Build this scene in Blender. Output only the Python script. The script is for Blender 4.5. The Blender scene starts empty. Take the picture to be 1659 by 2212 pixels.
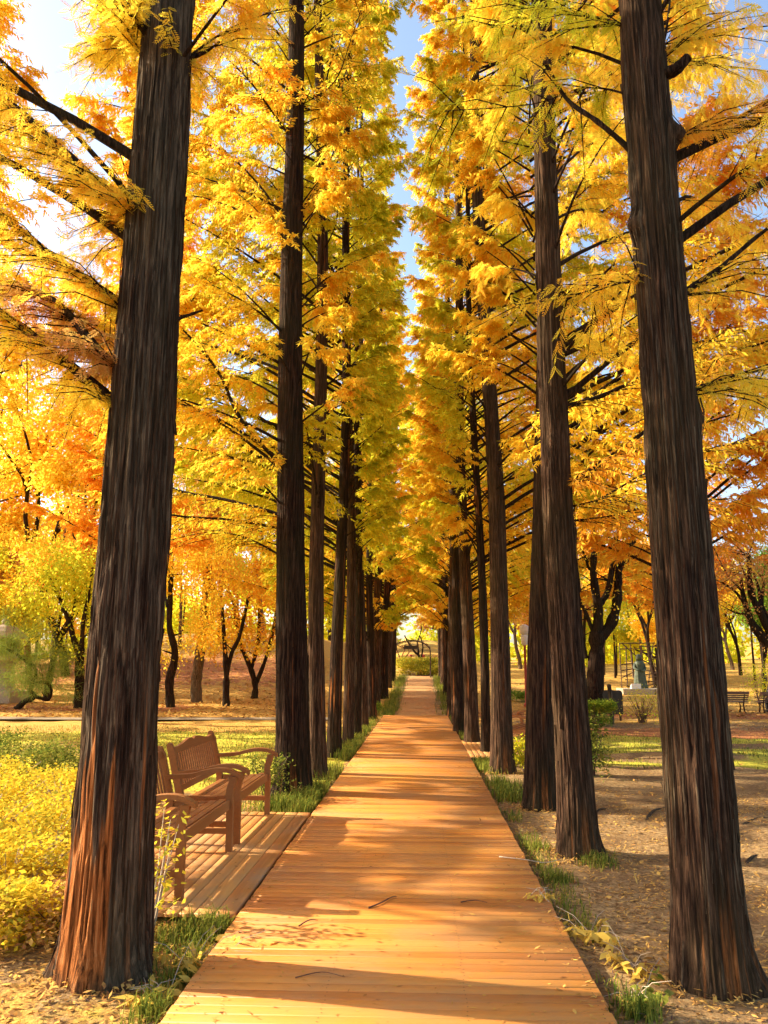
import bpy, math, random
import numpy as np
from mathutils import Vector, Matrix

# ------------------------------------------------------------------ camera, sky, sun, exposure
SC = bpy.context.scene
COL = SC.collection
CAM_Z = 1.56
PITCH, YAW = math.radians(11.0), math.radians(2.55)
FPX = 1709.0                       # focal length in units of a 1659 px wide picture
cd = bpy.data.cameras.new("camera")
cam = bpy.data.objects.new("camera", cd); COL.objects.link(cam)
cam.location = (0, 0, CAM_Z)
cam.rotation_euler = (math.pi / 2 + PITCH, 0, YAW)
cd.sensor_fit = 'HORIZONTAL'; cd.sensor_width = 36.0; cd.lens = 36.0 * FPX / 1659.0
cd.clip_start = 0.05; cd.clip_end = 2000
SC.camera = cam

SUN_EL, SUN_AZ = math.radians(28), math.radians(11)     # sun on the left (-X), a little ahead
sdir = Vector((-math.cos(SUN_AZ) * math.cos(SUN_EL), math.sin(SUN_AZ) * math.cos(SUN_EL), math.sin(SUN_EL)))
w = bpy.data.worlds.new("World"); SC.world = w; w.use_nodes = True
nt = w.node_tree; nt.nodes.clear()
sky = nt.nodes.new('ShaderNodeTexSky'); sky.sky_type = 'NISHITA'; sky.sun_disc = False
sky.sun_elevation = SUN_EL; sky.sun_rotation = math.atan2(sdir.x, sdir.y)
sky.air_density = 1.0; sky.dust_density = 2.5; sky.ozone_density = 1.0
bg = nt.nodes.new('ShaderNodeBackground'); bg.inputs[1].default_value = 0.15
wo = nt.nodes.new('ShaderNodeOutputWorld')
nt.links.new(sky.outputs[0], bg.inputs[0]); nt.links.new(bg.outputs[0], wo.inputs[0])
ld = bpy.data.lights.new("sun", 'SUN'); ld.energy = 5.0; ld.angle = math.radians(0.53); ld.color = (1.0, 0.87, 0.66)
lo = bpy.data.objects.new("sun", ld); COL.objects.link(lo)
lo.rotation_euler = sdir.to_track_quat('Z', 'Y').to_euler(); lo.location = (-20, 5, 20)
SC.view_settings.view_transform = 'Standard'; SC.view_settings.look = 'None'
SC.view_settings.exposure = 1.45; SC.view_settings.gamma = 1.0

RNG = np.random.default_rng(7)
random.seed(7)
PI = math.pi

def at(px, py, Y):
    """point of the plane y=Y seen at (px, py) of the 1659x2212 photograph: used to measure positions"""
    x, y = px - 829.5, 1106.0 - py
    d = (-math.sin(YAW) * math.cos(PITCH) * FPX + math.cos(YAW) * x + math.sin(YAW) * math.sin(PITCH) * y,
         math.cos(YAW) * math.cos(PITCH) * FPX + math.sin(YAW) * x - math.cos(YAW) * math.sin(PITCH) * y,
         math.sin(PITCH) * FPX + math.cos(PITCH) * y)
    t = Y / d[1]
    return Vector((d[0] * t, Y, CAM_Z + d[2] * t))

# ------------------------------------------------------------------ mesh helpers
def np_mesh(name, verts, faces, k=None, attrs=None, smooth=False, mats=None, mat_idx=None):
    """faces: (n,k) int array"""
    me = bpy.data.meshes.new(name)
    verts = np.ascontiguousarray(verts, dtype=np.float32); faces = np.ascontiguousarray(faces, dtype=np.int32)
    n, k = faces.shape
    me.vertices.add(len(verts)); me.vertices.foreach_set('co', verts.ravel())
    me.loops.add(n * k); me.loops.foreach_set('vertex_index', faces.ravel())
    me.polygons.add(n)
    me.polygons.foreach_set('loop_start', np.arange(0, n * k, k, dtype=np.int32))
    me.polygons.foreach_set('loop_total', np.full(n, k, dtype=np.int32))
    if smooth: me.polygons.foreach_set('use_smooth', np.ones(n, dtype=bool))
    if attrs:
        for an, (dom, data) in attrs.items():
            a = me.attributes.new(an, 'FLOAT', dom); a.data.foreach_set('value', np.ascontiguousarray(data, dtype=np.float32))
    if mats:
        for m in mats: me.materials.append(m)
        if mat_idx is not None: me.polygons.foreach_set('material_index', np.ascontiguousarray(mat_idx, dtype=np.int32))
    me.update(calc_edges=True)
    return me

class MB:
    """collects boxes, tubes, lathes and prisms as quads/ngons, then links them as ONE mesh object"""
    def __init__(s): s.v = []; s.f = []
    def add(s, vs, fs):
        o = len(s.v); s.v += [tuple(p) for p in vs]; s.f += [tuple(i + o for i in f) for f in fs]; return s
    def box(s, c, size, rot=None, bev=0.0):
        hx, hy, hz = [q / 2 for q in size]; b = min(bev, hx * .6, hy * .6, hz * .6)
        M = Matrix.Translation(Vector(c)) @ (rot.to_4x4() if rot is not None else Matrix.Identity(4))
        if b <= 0:
            vs = [M @ Vector((x, y, z)) for x in (-hx, hx) for y in (-hy, hy) for z in (-hz, hz)]
            return s.add(vs, [(0,1,3,2),(4,6,7,5),(0,4,5,1),(2,3,7,6),(0,2,6,4),(1,5,7,3)])
        ax = max(range(3), key=lambda i: size[i])                      # chamfer the long edges
        o1, o2 = [i for i in range(3) if i != ax]
        h = (hx, hy, hz); prof = []
        for sx, sy in ((-1,-1),(1,-1),(1,1),(-1,1)):
            p, q = (h[o1]*sx, (h[o2]-b)*sy), ((h[o1]-b)*sx, h[o2]*sy)
            prof += [p, q] if sx*sy < 0 else [q, p]
        prof = [prof[i] for i in range(8)]
        prof.sort(key=lambda t: math.atan2(t[1], t[0]))
        vs = []
        for e in (-1, 1):
            for a_, b_ in prof:
                co = [0, 0, 0]; co[ax] = h[ax]*e; co[o1] = a_; co[o2] = b_; vs.append(M @ Vector(co))
        fs = [tuple(range(8)), tuple(range(15, 7, -1))] + [(i, (i+1) % 8, 8+(i+1) % 8, 8+i) for i in range(8)]
        return s.add(vs, fs)
    def tube(s, pts, rad, n=8, cap=True):
        pts = [Vector(p) for p in pts]; m = len(pts)
        rad = [rad]*m if not hasattr(rad, '__len__') else rad
        vs = []; up = None
        for i, p in enumerate(pts):
            t = (pts[min(i+1, m-1)] - pts[max(i-1, 0)]).normalized()
            if up is None:
                up = Vector((0, 0, 1)) if abs(t.z) < .9 else Vector((1, 0, 0))
            a = (up - t * up.dot(t)).normalized(); b = t.cross(a); up = a
            for k in range(n):
                an = 2*PI*k/n; vs.append(p + (a*math.cos(an) + b*math.sin(an)) * rad[i])
        fs = [(i*n+k, i*n+(k+1) % n, (i+1)*n+(k+1) % n, (i+1)*n+k) for i in range(m-1) for k in range(n)]
        if cap: fs += [tuple(range(n-1, -1, -1)), tuple(range((m-1)*n, m*n))]
        return s.add(vs, fs)
    def lathe(s, prof, c=(0, 0, 0), n=16):
        vs = []; c = Vector(c)
        for r, z in prof:
            for k in range(n):
                an = 2*PI*k/n; vs.append(c + Vector((r*math.cos(an), r*math.sin(an), z)))
        m = len(prof)
        fs = [(i*n+k, i*n+(k+1) % n, (i+1)*n+(k+1) % n, (i+1)*n+k) for i in range(m-1) for k in range(n)]
        fs += [tuple(range(n-1, -1, -1)), tuple(range((m-1)*n, m*n))]
        return s.add(vs, fs)
    def prism(s, outline, axis, a, b):
        """outline: (u,v) list extruded along axis 0/1/2 from a to b"""
        def mk(u, v, d):
            return {0: (d, u, v), 1: (u, d, v), 2: (u, v, d)}[axis]
        n = len(outline); vs = [mk(u, v, a) for u, v in outline] + [mk(u, v, b) for u, v in outline]
        fs = [tuple(range(n)), tuple(range(2*n-1, n-1, -1))] + [(i, (i+1) % n, n+(i+1) % n, n+i) for i in range(n)]
        return s.add(vs, fs)
    def mesh(s, name, mat, smooth=False):
        me = bpy.data.meshes.new(name); me.from_pydata(s.v, [], s.f); me.update()
        if smooth:
            for p in me.polygons: p.use_smooth = True
        me.materials.append(mat); return me
    def build(s, name, mat, parent=None, smooth=False):
        return link(name, s.mesh(name, mat, smooth), parent)

def link(name, data, parent=None, loc=None):
    o = bpy.data.objects.new(name, data); COL.objects.link(o)
    if parent is not None: o.parent = parent
    if loc is not None: o.location = loc
    return o
def tag(o, label=None, cat=None, group=None, kind=None):
    if label: o['label'] = label
    if cat: o['category'] = cat
    if group: o['group'] = group
    if kind: o['kind'] = kind
    return o
def thing(name, label, cat, loc=(0, 0, 0), rz=0.0, group=None, scale=1.0):
    o = bpy.data.objects.new(name, None); COL.objects.link(o); o.location = loc; o.rotation_euler = (0, 0, rz)
    o.scale = (scale,)*3; o.empty_display_size = 0.2
    return tag(o, label, cat, group)
def copy_thing(root, loc, rz, label, scale=None):
    r = root.copy(); COL.objects.link(r); r.location = loc; r.rotation_euler = (0, 0, rz); r['label'] = label
    if scale: r.scale = (scale,)*3
    for ch in list(root.children):
        c = ch.copy(); COL.objects.link(c); c.parent = r
        for g in list(ch.children):
            d = g.copy(); COL.objects.link(d); d.parent = c
    return r
def own_mat(o, mat):
    o.material_slots[0].link = 'OBJECT'; o.material_slots[0].material = mat

# value noise in numpy (period in x if px)
_tab = np.random.default_rng(3).random((512, 512)).astype(np.float32)
def vn(x, y, px=None, seed=0):
    xi = np.floor(x).astype(int); yi = np.floor(y).astype(int)
    fx = x - xi; fy = y - yi; fx = fx*fx*(3-2*fx); fy = fy*fy*(3-2*fy)
    x0, x1 = (xi, xi+1) if px is None else (xi % px, (xi+1) % px)
    T = lambda a, b: _tab[(a + seed*37) % 512, (b + seed*91) % 512]
    return (T(x0, yi)*(1-fx) + T(x1, yi)*fx)*(1-fy) + (T(x0, yi+1)*(1-fx) + T(x1, yi+1)*fx)*fy
def sst(a, b, x):
    t = np.clip((x-a)/(b-a), 0, 1); return t*t*(3-2*t)

# ------------------------------------------------------------------ materials
class NT:
    def __init__(s, name):
        s.m = bpy.data.materials.new(name); s.m.use_nodes = True; s.t = s.m.node_tree; s.t.nodes.clear()
        s.out = s.t.nodes.new('ShaderNodeOutputMaterial')
    def n(s, typ, **kw):
        nd = s.t.nodes.new(typ)
        for k, v in kw.items():
            if k.startswith('i_'):
                key = k[2:]; key = int(key) if key.isdigit() else key
                nd.inputs[key].default_value = v
            else: setattr(nd, k, v)
        return nd
    def l(s, a, b): s.t.links.new(a, b)
    def coord(s, scale=(1, 1, 1), kind='Object'):
        tc = s.n('ShaderNodeTexCoord'); mp = s.n('ShaderNodeMapping'); mp.inputs['Scale'].default_value = scale
        s.l(tc.outputs[kind], mp.inputs[0]); return mp.outputs[0]
    def world(s, scale=(1, 1, 1)):
        g = s.n('ShaderNodeNewGeometry'); mp = s.n('ShaderNodeMapping'); mp.inputs['Scale'].default_value = scale
        s.l(g.outputs['Position'], mp.inputs[0]); return mp.outputs[0]
    def noise(s, vec, scale=1.0, detail=4, rough=.6, dist=0.0):
        nd = s.n('ShaderNodeTexNoise'); nd.inputs['Scale'].default_value = scale; nd.inputs['Detail'].default_value = detail
        nd.inputs['Roughness'].default_value = rough; nd.inputs['Distortion'].default_value = dist
        s.l(vec, nd.inputs['Vector']); return nd.outputs[0]
    def ramp(s, fac, stops):
        r = s.n('ShaderNodeValToRGB'); e = r.color_ramp.elements
        while len(e) < len(stops): e.new(.5)
        for i, (p, c) in enumerate(stops):
            e[i].position = p; e[i].color = (*c, 1) if len(c) == 3 else c
        s.l(fac, r.inputs[0]); return r.outputs[0]
    def math(s, op, a, b=None, clamp=False):
        m = s.n('ShaderNodeMath', operation=op); m.use_clamp = clamp
        for i, v in enumerate((a, b)):
            if v is None: continue
            if isinstance(v, (int, float)): m.inputs[i].default_value = v
            else: s.l(v, m.inputs[i])
        return m.outputs[0]
    def mix(s, fac, a, b):
        m = s.n('ShaderNodeMix', data_type='RGBA')
        for i, v in ((0, fac), (6, a), (7, b)):
            if isinstance(v, (int, float)): m.inputs[i].default_value = v
            elif isinstance(v, tuple): m.inputs[i].default_value = (*v, 1)
            else: s.l(v, m.inputs[i])
        return m.outputs[2]
    def attr(s, name, typ='GEOMETRY'):
        return s.n('ShaderNodeAttribute', attribute_name=name, attribute_type=typ).outputs['Fac']
    def surf(s, col, rough=.8, bump=None, bs=.3, bd=.01, spec=.3):
        p = s.n('ShaderNodeBsdfPrincipled')
        if isinstance(col, tuple): p.inputs['Base Color'].default_value = (*col, 1)
        else: s.l(col, p.inputs['Base Color'])
        if isinstance(rough, (int, float)): p.inputs['Roughness'].default_value = rough
        else: s.l(rough, p.inputs['Roughness'])
        p.inputs['Specular IOR Level'].default_value = spec
        if bump is not None:
            b = s.n('ShaderNodeBump'); b.inputs['Strength'].default_value = bs; b.inputs['Distance'].default_value = bd
            s.l(bump, b.inputs['Height']); s.l(b.outputs[0], p.inputs['Normal'])
        s.l(p.outputs[0], s.out.inputs[0]); return s.m

def leaf_mat(name, cols, trans=.60, nscale=.7):
    t = NT(name)
    n = t.noise(t.world(), nscale, 3, .6)
    r = t.attr('rnd')
    f = t.math('ADD', t.math('MULTIPLY', n, .9), t.math('MULTIPLY', r, .45))
    f = t.math('SUBTRACT', f, .18)
    k = len(cols)
    c = t.ramp(f, [(.15 + .7*i/(k-1), cols[i]) for i in range(k)])
    d = t.n('ShaderNodeBsdfDiffuse'); tr = t.n('ShaderNodeBsdfTranslucent'); mx = t.n('ShaderNodeMixShader', i_0=trans)
    t.l(c, d.inputs[0]); t.l(c, tr.inputs[0]); t.l(d.outputs[0], mx.inputs[1]); t.l(tr.outputs[0], mx.inputs[2])
    t.l(mx.outputs[0], t.out.inputs[0]); return t.m

M = {}
M['gold'] = leaf_mat('leaf_gold', [(.92,.40,.05), (.94,.58,.05), (.95,.70,.06), (.86,.72,.07), (.94,.62,.05)])
M['orange'] = leaf_mat('leaf_orange', [(.85,.34,.05), (.92,.46,.04), (.94,.60,.05), (.90,.42,.06), (.94,.66,.07)])
M['lime'] = leaf_mat('leaf_lime', [(.90,.55,.03), (.72,.66,.04), (.50,.58,.04), (.85,.70,.04), (.40,.50,.04)])
M['rust'] = leaf_mat('leaf_rust', [(.55,.20,.08), (.70,.34,.10), (.62,.42,.10), (.75,.40,.14)])
M['green'] = leaf_mat('leaf_green', [(.07,.14,.02), (.16,.28,.03), (.28,.40,.04), (.12,.20,.03)], .35, 1.5)
M['limegold'] = leaf_mat('leaf_lime_gold', [(.93,.62,.05), (.84,.74,.06), (.62,.66,.05), (.93,.70,.04), (.70,.68,.05)])
M['shrub'] = leaf_mat('leaf_shrub', [(.60,.36,.05), (.85,.62,.04), (.78,.60,.05), (.42,.42,.05), (.86,.52,.04)], .4, 2.2)
M['hedge'] = leaf_mat('leaf_hedge', [(.10,.16,.02), (.25,.33,.03), (.45,.45,.04)], .3, 3)
M['limehedge'] = leaf_mat('leaf_lime_hedge', [(.16,.20,.03), (.48,.44,.04), (.72,.58,.05), (.30,.32,.03)], .4, 2)
M['grass'] = leaf_mat('leaf_grass', [(.045,.075,.015), (.12,.17,.025), (.34,.33,.05), (.09,.12,.02), (.50,.38,.10)], .35, 3.5)
M['litter'] = leaf_mat('leaf_litter', [(.14,.065,.03), (.40,.19,.06), (.68,.42,.10), (.52,.28,.08), (.20,.09,.04)], .15, 1.3)
M['dry'] = leaf_mat('leaf_dry', [(.45,.30,.08), (.65,.45,.09), (.75,.50,.08), (.50,.38,.10)], .35, 4)
M['pine'] = leaf_mat('leaf_pine', [(.12,.20,.05), (.26,.36,.06), (.40,.46,.08), (.30,.32,.12)], .3, 2)

def bark_mat(name, dark, mid, tan, wood=(.42,.14,.035)):
    t = NT(name)
    v = t.coord((48, 48, 2.6)); n1 = t.noise(v, 1.0, 7, .72, .5)
    v2 = t.coord((130, 130, 9)); n2 = t.noise(v2, 1.0, 5, .7)
    v3 = t.coord((2.2, 2.2, .8)); n3 = t.noise(v3, 1.0, 3, .5)
    c = t.ramp(n1, [(.34, tuple(q*.4 for q in dark)), (.44, dark), (.54, mid), (.66, tan), (.78, tuple(q*1.6 for q in tan))])
    c = t.mix(t.ramp(n2, [(.35, (0,0,0)), (.75, (.55,)*3)]), c, tuple(q*.35 for q in dark))
    c = t.mix(t.ramp(n3, [(.42, (0,0,0)), (.7, (.55,)*3)]), c, tuple(a*.8+b for a, b in zip(mid, (.0,.012,.0))))
    wv = t.noise(t.coord((60, 60, 2.2)), 1.0, 5, .7)
    wc = t.ramp(wv, [(.38, tuple(q*.12 for q in wood)), (.47, tuple(q*.55 for q in wood)), (.56, wood), (.66, (.50,.24,.09)), (.76, (.16,.07,.03))])
    wf = t.attr('wood')
    c = t.mix(wf, c, wc)
    h = t.math('ADD', n1, t.math('MULTIPLY', n2, .5))
    return t.surf(c, .95, h, 1.0, .022, .08)
M['bark'] = bark_mat('bark_redwood', (.030,.016,.010), (.098,.052,.029), (.21,.12,.068))
M['bark_grey'] = bark_mat('bark_weathered', (.042,.027,.017), (.13,.088,.055), (.28,.20,.12))
M['bark_dark'] = bark_mat('bark_dark', (.017,.009,.006), (.050,.027,.016), (.12,.068,.04))
M['bark_pale'] = bark_mat('bark_pale', (.08,.055,.035), (.20,.13,.08), (.42,.30,.18))
M['bark_red'] = bark_mat('bark_reddish', (.12,.045,.02), (.30,.12,.06), (.45,.20,.10))

# deck planks
def plank_mat(name, a, b, c_, along='x', wear=(.33,.22,.13)):
    t = NT(name)
    sc = (1.3, 42, 42) if along == 'x' else (42, 1.3, 42)
    n1 = t.noise(t.coord(sc), 1.0, 5, .65)
    n2 = t.noise(t.coord((1.6, 1.6, 1.6)), 1.0, 4, .6)
    sc3 = (7, 260, 5) if along == 'x' else (260, 7, 5)
    n3 = t.noise(t.coord(sc3), 1.0, 2, .5)
    r = t.attr('rnd')
    f = t.math('ADD', t.math('MULTIPLY', n1, .55), t.math('MULTIPLY', r, .55))
    c = t.ramp(f, [(.2, a), (.5, b), (.85, c_)])
    c = t.mix(t.ramp(n2, [(.42, (0,0,0)), (.68, (.65,)*3)]), c, wear)
    n4 = t.noise(t.coord((14, 14, 14)), 1.0, 3, .7)
    c = t.mix(t.ramp(n4, [(.66, (0,0,0)), (.76, (.5,)*3)]), c, tuple(q*.4 for q in a))
    h = t.math('ADD', n3, t.math('MULTIPLY', n1, .7))
    rg = t.math('ADD', t.math('MULTIPLY', n2, .35), .38)
    return t.surf(c, rg, h, .45 if along == 'x' else .2, .003 if along == 'x' else .0015, .35)
M['deck'] = plank_mat('deck_wood', (.36,.115,.022), (.58,.205,.032), (.70,.29,.05), wear=(.42,.22,.085))
M['deck_y'] = plank_mat('deck_wood_lengthwise', (.40,.15,.035), (.56,.24,.055), (.66,.34,.10), 'y', (.38,.26,.14))
M['bench'] = plank_mat('bench_wood', (.24,.080,.016), (.34,.125,.024), (.44,.18,.038), 'x', (.34,.16,.05))
M['slatbench'] = plank_mat('old_bench_wood', (.16,.08,.04), (.24,.12,.06), (.34,.18,.09), 'x')

def simple(name, col, rough=.7, var=.3, scale=12, metal=0):
    t = NT(name); n = t.noise(t.coord(), scale, 4, .6)
    c = t.ramp(n, [(.3, tuple(q*(1-var) for q in col)), (.7, tuple(min(1, q*(1+var)) for q in col))])
    m = t.surf(c, rough, n, .3, .004); 
    for nd in t.t.nodes:
        if nd.type == 'BSDF_PRINCIPLED': nd.inputs['Metallic'].default_value = metal
    return m
M['stone'] = simple('granite', (.36,.29,.20), .85, .25, 25)
M['concrete'] = simple('pale_concrete', (.48,.45,.40), .85, .2, 18)
M['statue'] = simple('bronze_patina', (.07,.085,.05), .6, .5, 7)
M['iron'] = simple('rusty_iron', (.07,.035,.02), .7, .4, 20)
M['board'] = simple('dark_board', (.05,.04,.03), .5, .3, 6)
M['panel'] = simple('notice_panel', (.42,.34,.26), .6, .2, 10)
M['white'] = simple('lamp_glass', (.80,.78,.74), .3, .05, 8)
M['red'] = simple('red_post', (.40,.06,.04), .6, .2, 10)
M['stick'] = simple('twig_wood', (.10,.05,.035), .8, .3, 30)
M['paletwig'] = simple('pale_twig_wood', (.42,.32,.22), .8, .3, 30)
M['skin'] = simple('skin', (.50,.30,.20), .5, .1, 10)
M['cloth'] = simple('dark_cloth', (.03,.03,.04), .9, .3, 40)
M['coat'] = simple('grey_coat', (.14,.12,.12), .9, .3, 30)
M['hair'] = simple('dark_hair', (.02,.018,.015), .6, .2, 40)
M['shoe'] = simple('black_shoe', (.02,.02,.02), .4, .2, 20)

# ground
def ground_mat():
    t = NT('ground_soil')
    P = t.world()
    big = t.noise(P, .35, 4, .6); med = t.noise(P, 2.2, 5, .65); fine = t.noise(P, 28, 5, .7); fib = t.noise(t.world((9, 60, 20)), 1.0, 4, .7)
    soil = t.ramp(fine, [(.34, (.10,.055,.022)), (.5, (.33,.205,.085)), (.66, (.54,.37,.17))])
    leaf = t.ramp(fine, [(.3, (.20,.09,.03)), (.46, (.50,.27,.06)), (.6, (.68,.44,.09)), (.75, (.42,.20,.05))])
    red = t.ramp(fine, [(.3, (.20,.06,.02)), (.55, (.42,.17,.06)), (.75, (.60,.36,.14))])
    grass = t.ramp(fine, [(.3, (.20,.19,.03)), (.5, (.52,.48,.05)), (.7, (.78,.64,.09))])
    ml = t.attr('leafy'); mg = t.attr('grassy'); mr = t.attr('reddish')
    def soft(m, nz, lo, hi):
        return t.ramp(t.math('ADD', m, t.math('SUBTRACT', nz, .5)), [(lo, (0,0,0)), (hi, (1,1,1))])
    soil = t.mix(t.ramp(t.noise(P, 1.3, 5, .7), [(.40, (0,0,0)), (.62, (.75,)*3)]), soil, (.17,.095,.042))
    c = t.mix(soft(ml, med, .42, .58), soil, leaf)
    c = t.mix(soft(mr, med, .42, .58), c, red)
    c = t.mix(soft(mg, med, .40, .60), c, grass)
    h = t.math('ADD', fine, t.math('MULTIPLY', fib, .8))
    return t.surf(c, .95, h, .8, .02, .1)
M['ground'] = ground_mat()
def path_mat():
    t = NT('path_earth'); P = t.world()
    f = t.noise(P, 9, 6, .7); g = t.noise(P, 1.1, 3, .6)
    c = t.ramp(f, [(.3, (.26,.12,.045)), (.5, (.46,.23,.085)), (.7, (.60,.33,.14))])
    c = t.mix(t.ramp(g, [(.45, (0,0,0)), (.65, (.6,)*3)]), c, (.50,.30,.12))
    return t.surf(c, .95, f, .6, .02, .1)
M['path'] = path_mat()
def hill_mat():
    t = NT('far_hill'); P = t.world()
    f = t.noise(P, .35, 6, .7)
    c = t.ramp(f, [(.3, (.28,.22,.05)), (.5, (.55,.42,.08)), (.7, (.62,.55,.14))])
    return t.surf(c, .95, f, .6, .3, .1)
M['hill'] = hill_mat()

# ------------------------------------------------------------------ terrain
def terrain(x, y):
    x = np.asarray(x, float); y = np.asarray(y, float)
    z = .0235 * 0 * y
    mid = np.exp(-(x/4.5)**4)
    zc = .9*sst(24.0, 49.0, y) + .05*np.clip(y-49, 0, 60)
    lh = 3.3*sst(31.0, 50.0, y)*sst(-3.2, -7.5, x)*(1-.55*sst(-15, -25, x))
    ll = .25*sst(20, 40, y)
    rr = 1.0*sst(44, 75, y)
    side = np.where(x < 0, lh + ll*(1-sst(-3.2, -7.5, x)*0), rr)
    z = zc*mid + side*(1-mid*(1-.0)) 
    far = 5*sst(110, 220, np.sqrt(x*x+y*y)) + 1.2*sst(60, 120, y)
    near = np.exp(-((x+.15)/1.35)**8) * (y < 26.2)
    bump = .05*(vn(x*.6, y*.6, seed=1)-.5) + .03*(vn(x*2.1, y*2.1, seed=2)-.5) + .012*(vn(x*7, y*7, seed=5)-.5)
    plat = (sst(-2.75, -2.6, x)*sst(5.0, 5.15, y)*(1-sst(8.75, 8.9, y)))*(x < 0)
    return z + far + bump*(1-near)*(1-plat) - .012*near
def tz(x, y): return float(terrain(np.array([x]), np.array([y]))[0])

def make_ground():
    n = 520
    u = np.linspace(-1, 1, n); xs = 300*np.sinh(u*5.2)/np.sinh(5.2)
    v = np.linspace(0, 1, n*2); ys = -8 + 310*(np.exp(v*3.6)-1)/(np.exp(3.6)-1)
    X, Y = np.meshgrid(xs, ys); Z = terrain(X, Y)
    V = np.stack([X, Y, Z], -1).reshape(-1, 3); R, C = X.shape
    i = np.arange((R-1)*(C-1)); r = i // (C-1); c = i % (C-1); a = r*C+c
    F = np.stack([a, a+1, a+C+1, a+C], -1)
    x, y = V[:, 0], V[:, 1]
    nz = vn(x*.45, y*.9, seed=8)
    leafy = np.where(x < -1.2, .50 + .35*sst(17, 20, y), np.where(x > 1.0, .18 + .55*sst(16, 30, y) + .2*(nz-.5)*2, .3))
    leafy = leafy + .3*sst(60, 70, y)
    grassy = np.zeros_like(x)
    grassy += np.where(x < -1.3, .95*sst(8.5, 11.0, y)*(1-sst(18.0, 21.5, y))*(.40+.75*nz), 0)
    grassy += np.where(x > 1.6, .6*sst(12.5, 13.5, y)*(1-sst(18, 21, y))*sst(.55, .8, nz), 0)
    grassy += np.where((x > 3.6) & (x < 9), .85*np.exp(-((y-13.4)/.8)**2)*sst(4.2, 5.5, x), 0)
    grassy += .40*np.exp(-((x+1.45)/.45)**2)*(y > 3)*(y < 24) + .30*np.exp(-((x-1.1)/.35)**2)*(y < 24)
    reddish = np.where(x > 1.5, .75*np.exp(-((y-19.0)/2.5)**2) + .55*np.exp(-((y-26)/2.0)**2) + .25*sst(17, 30, y), 0)
    reddish += np.where(x < -5, .62*np.exp(-((y-38.5)/6.0)**2), 0) + np.where(x < -8, .7*np.exp(-((y-28)/2.2)**2), 0)
    me = np_mesh('ground', V, F, attrs={'leafy': ('POINT', leafy), 'grassy': ('POINT', grassy), 'reddish': ('POINT', reddish)}, smooth=True, mats=[M['ground']])
    tag(link('ground', me), kind='structure')
make_ground()

# earth path past the end of the boards
def make_path():
    n = 60; vs = []; fs = []
    for i in range(n):
        y = 24.9 + (49.5-24.9)*i/(n-1); c = -.14 + .16*(y-25)/24
        hw = .78 - .05*math.sin(y*.7)
        for k in range(7):
            x = c + hw*(-1 + 2*k/6); vs.append((x, y, tz(x, y) + (.03 if 0 < k < 6 else -.02)))
    for i in range(n-1):
        for k in range(6): a = i*7+k; fs.append((a, a+1, a+8, a+7))
    m = MB(); m.add(vs, fs); tag(m.build('path', M['path'], smooth=True), kind='structure')
    m = MB(); vs = []; fs = []
    pts = [(-30, 24.0), (-18, 23.6), (-10, 23.3), (-6, 23.5), (-2.4, 23.9)]          # pale paved path crossing on the left
    for (a, b) in pts:
        for dy in (-.55, .55): vs.append((a, b+dy, tz(a, b+dy)+.035))
    for i in range(len(pts)-1): fs.append((2*i, 2*i+2, 2*i+3, 2*i+1))
    m.add(vs, fs); tag(m.build('footpath', simple('footpath_paving', (.24,.18,.10), .9, .3, 6)), kind='structure')
make_path()

# ------------------------------------------------------------------ board walk and bench platforms
def planks_obj(name, rects, th, mat, kind='structure'):
    """rects: list of (x0,x1,y0,y1,ztop)"""
    V = []; F = []; R = []; b = .004
    for (x0, x1, y0, y1, z) in rects:
        o = len(V); r = random.random()
        for (zz, ins) in ((z-th, 0), (z-b, 0), (z, b)):
            V += [(x0+ins, y0+ins, zz), (x1-ins, y0+ins, zz), (x1-ins, y1-ins, zz), (x0+ins, y1-ins, zz)]
        for q in range(2):
            for k in range(4):
                F.append((o+q*4+k, o+q*4+(k+1) % 4, o+(q+1)*4+(k+1) % 4, o+(q+1)*4+k))
        F.append((o+8, o+9, o+10, o+11)); R += [r]*9
    me = np_mesh(name, np.array(V), np.array(F), attrs={'rnd': ('FACE', np.array(R))}, mats=[mat])
    return tag(link(name, me), kind=kind)
random.seed(11)
rects = []; y = -1.0
while y < 25.1:
    z = .06 + random.uniform(-.0015, .0015)
    rects.append((-1.13+random.uniform(-.004, .004), .83+random.uniform(-.006, .006), y, y+.0865, z)); y += .0905
planks_obj('boardwalk', rects, .025, M['deck'])
rects = []; x = -2.62
while x < -1.16:
    wd = .088 if x < -1.42 else .125
    y0 = 5.22 if x < -1.3 else 5.22
    rects.append((x, min(x+wd, -1.135), y0+random.uniform(-.004, .004), 8.66, .058+random.uniform(-.0015, .0015))); x += wd + .005
planks_obj('bench_platform', rects, .025, M['deck_y'])
rects = [(.836+i*.093, .836+i*.093+.088, 13.9, 16.9, .058) for i in range(16)]
planks_obj('bench_platform', rects, .025, M['deck_y'])
V = []; F = []
for (x0, x1, y0, y1, z) in [r for r in [(-1.13, .83, -1.0+.0905*i, -1.0+.0905*i+.0865, .0625) for i in range(288)]]:
    for xx in (-1.09, -.45, .2, .79):
        for yy in (y0+.022, y1-.022):
            o = len(V); cx, cy = xx+random.uniform(-.006, .006), yy+random.uniform(-.003, .003)
            for k in range(6): V.append((cx+.0035*math.cos(k*PI/3), cy+.0035*math.sin(k*PI/3), z))
            F.append([o+k for k in range(6)])
tag(link('boardwalk_screws', np_mesh('boardwalk_screws', np.array(V), np.array(F), mats=[M['iron']])), kind='structure')
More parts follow.
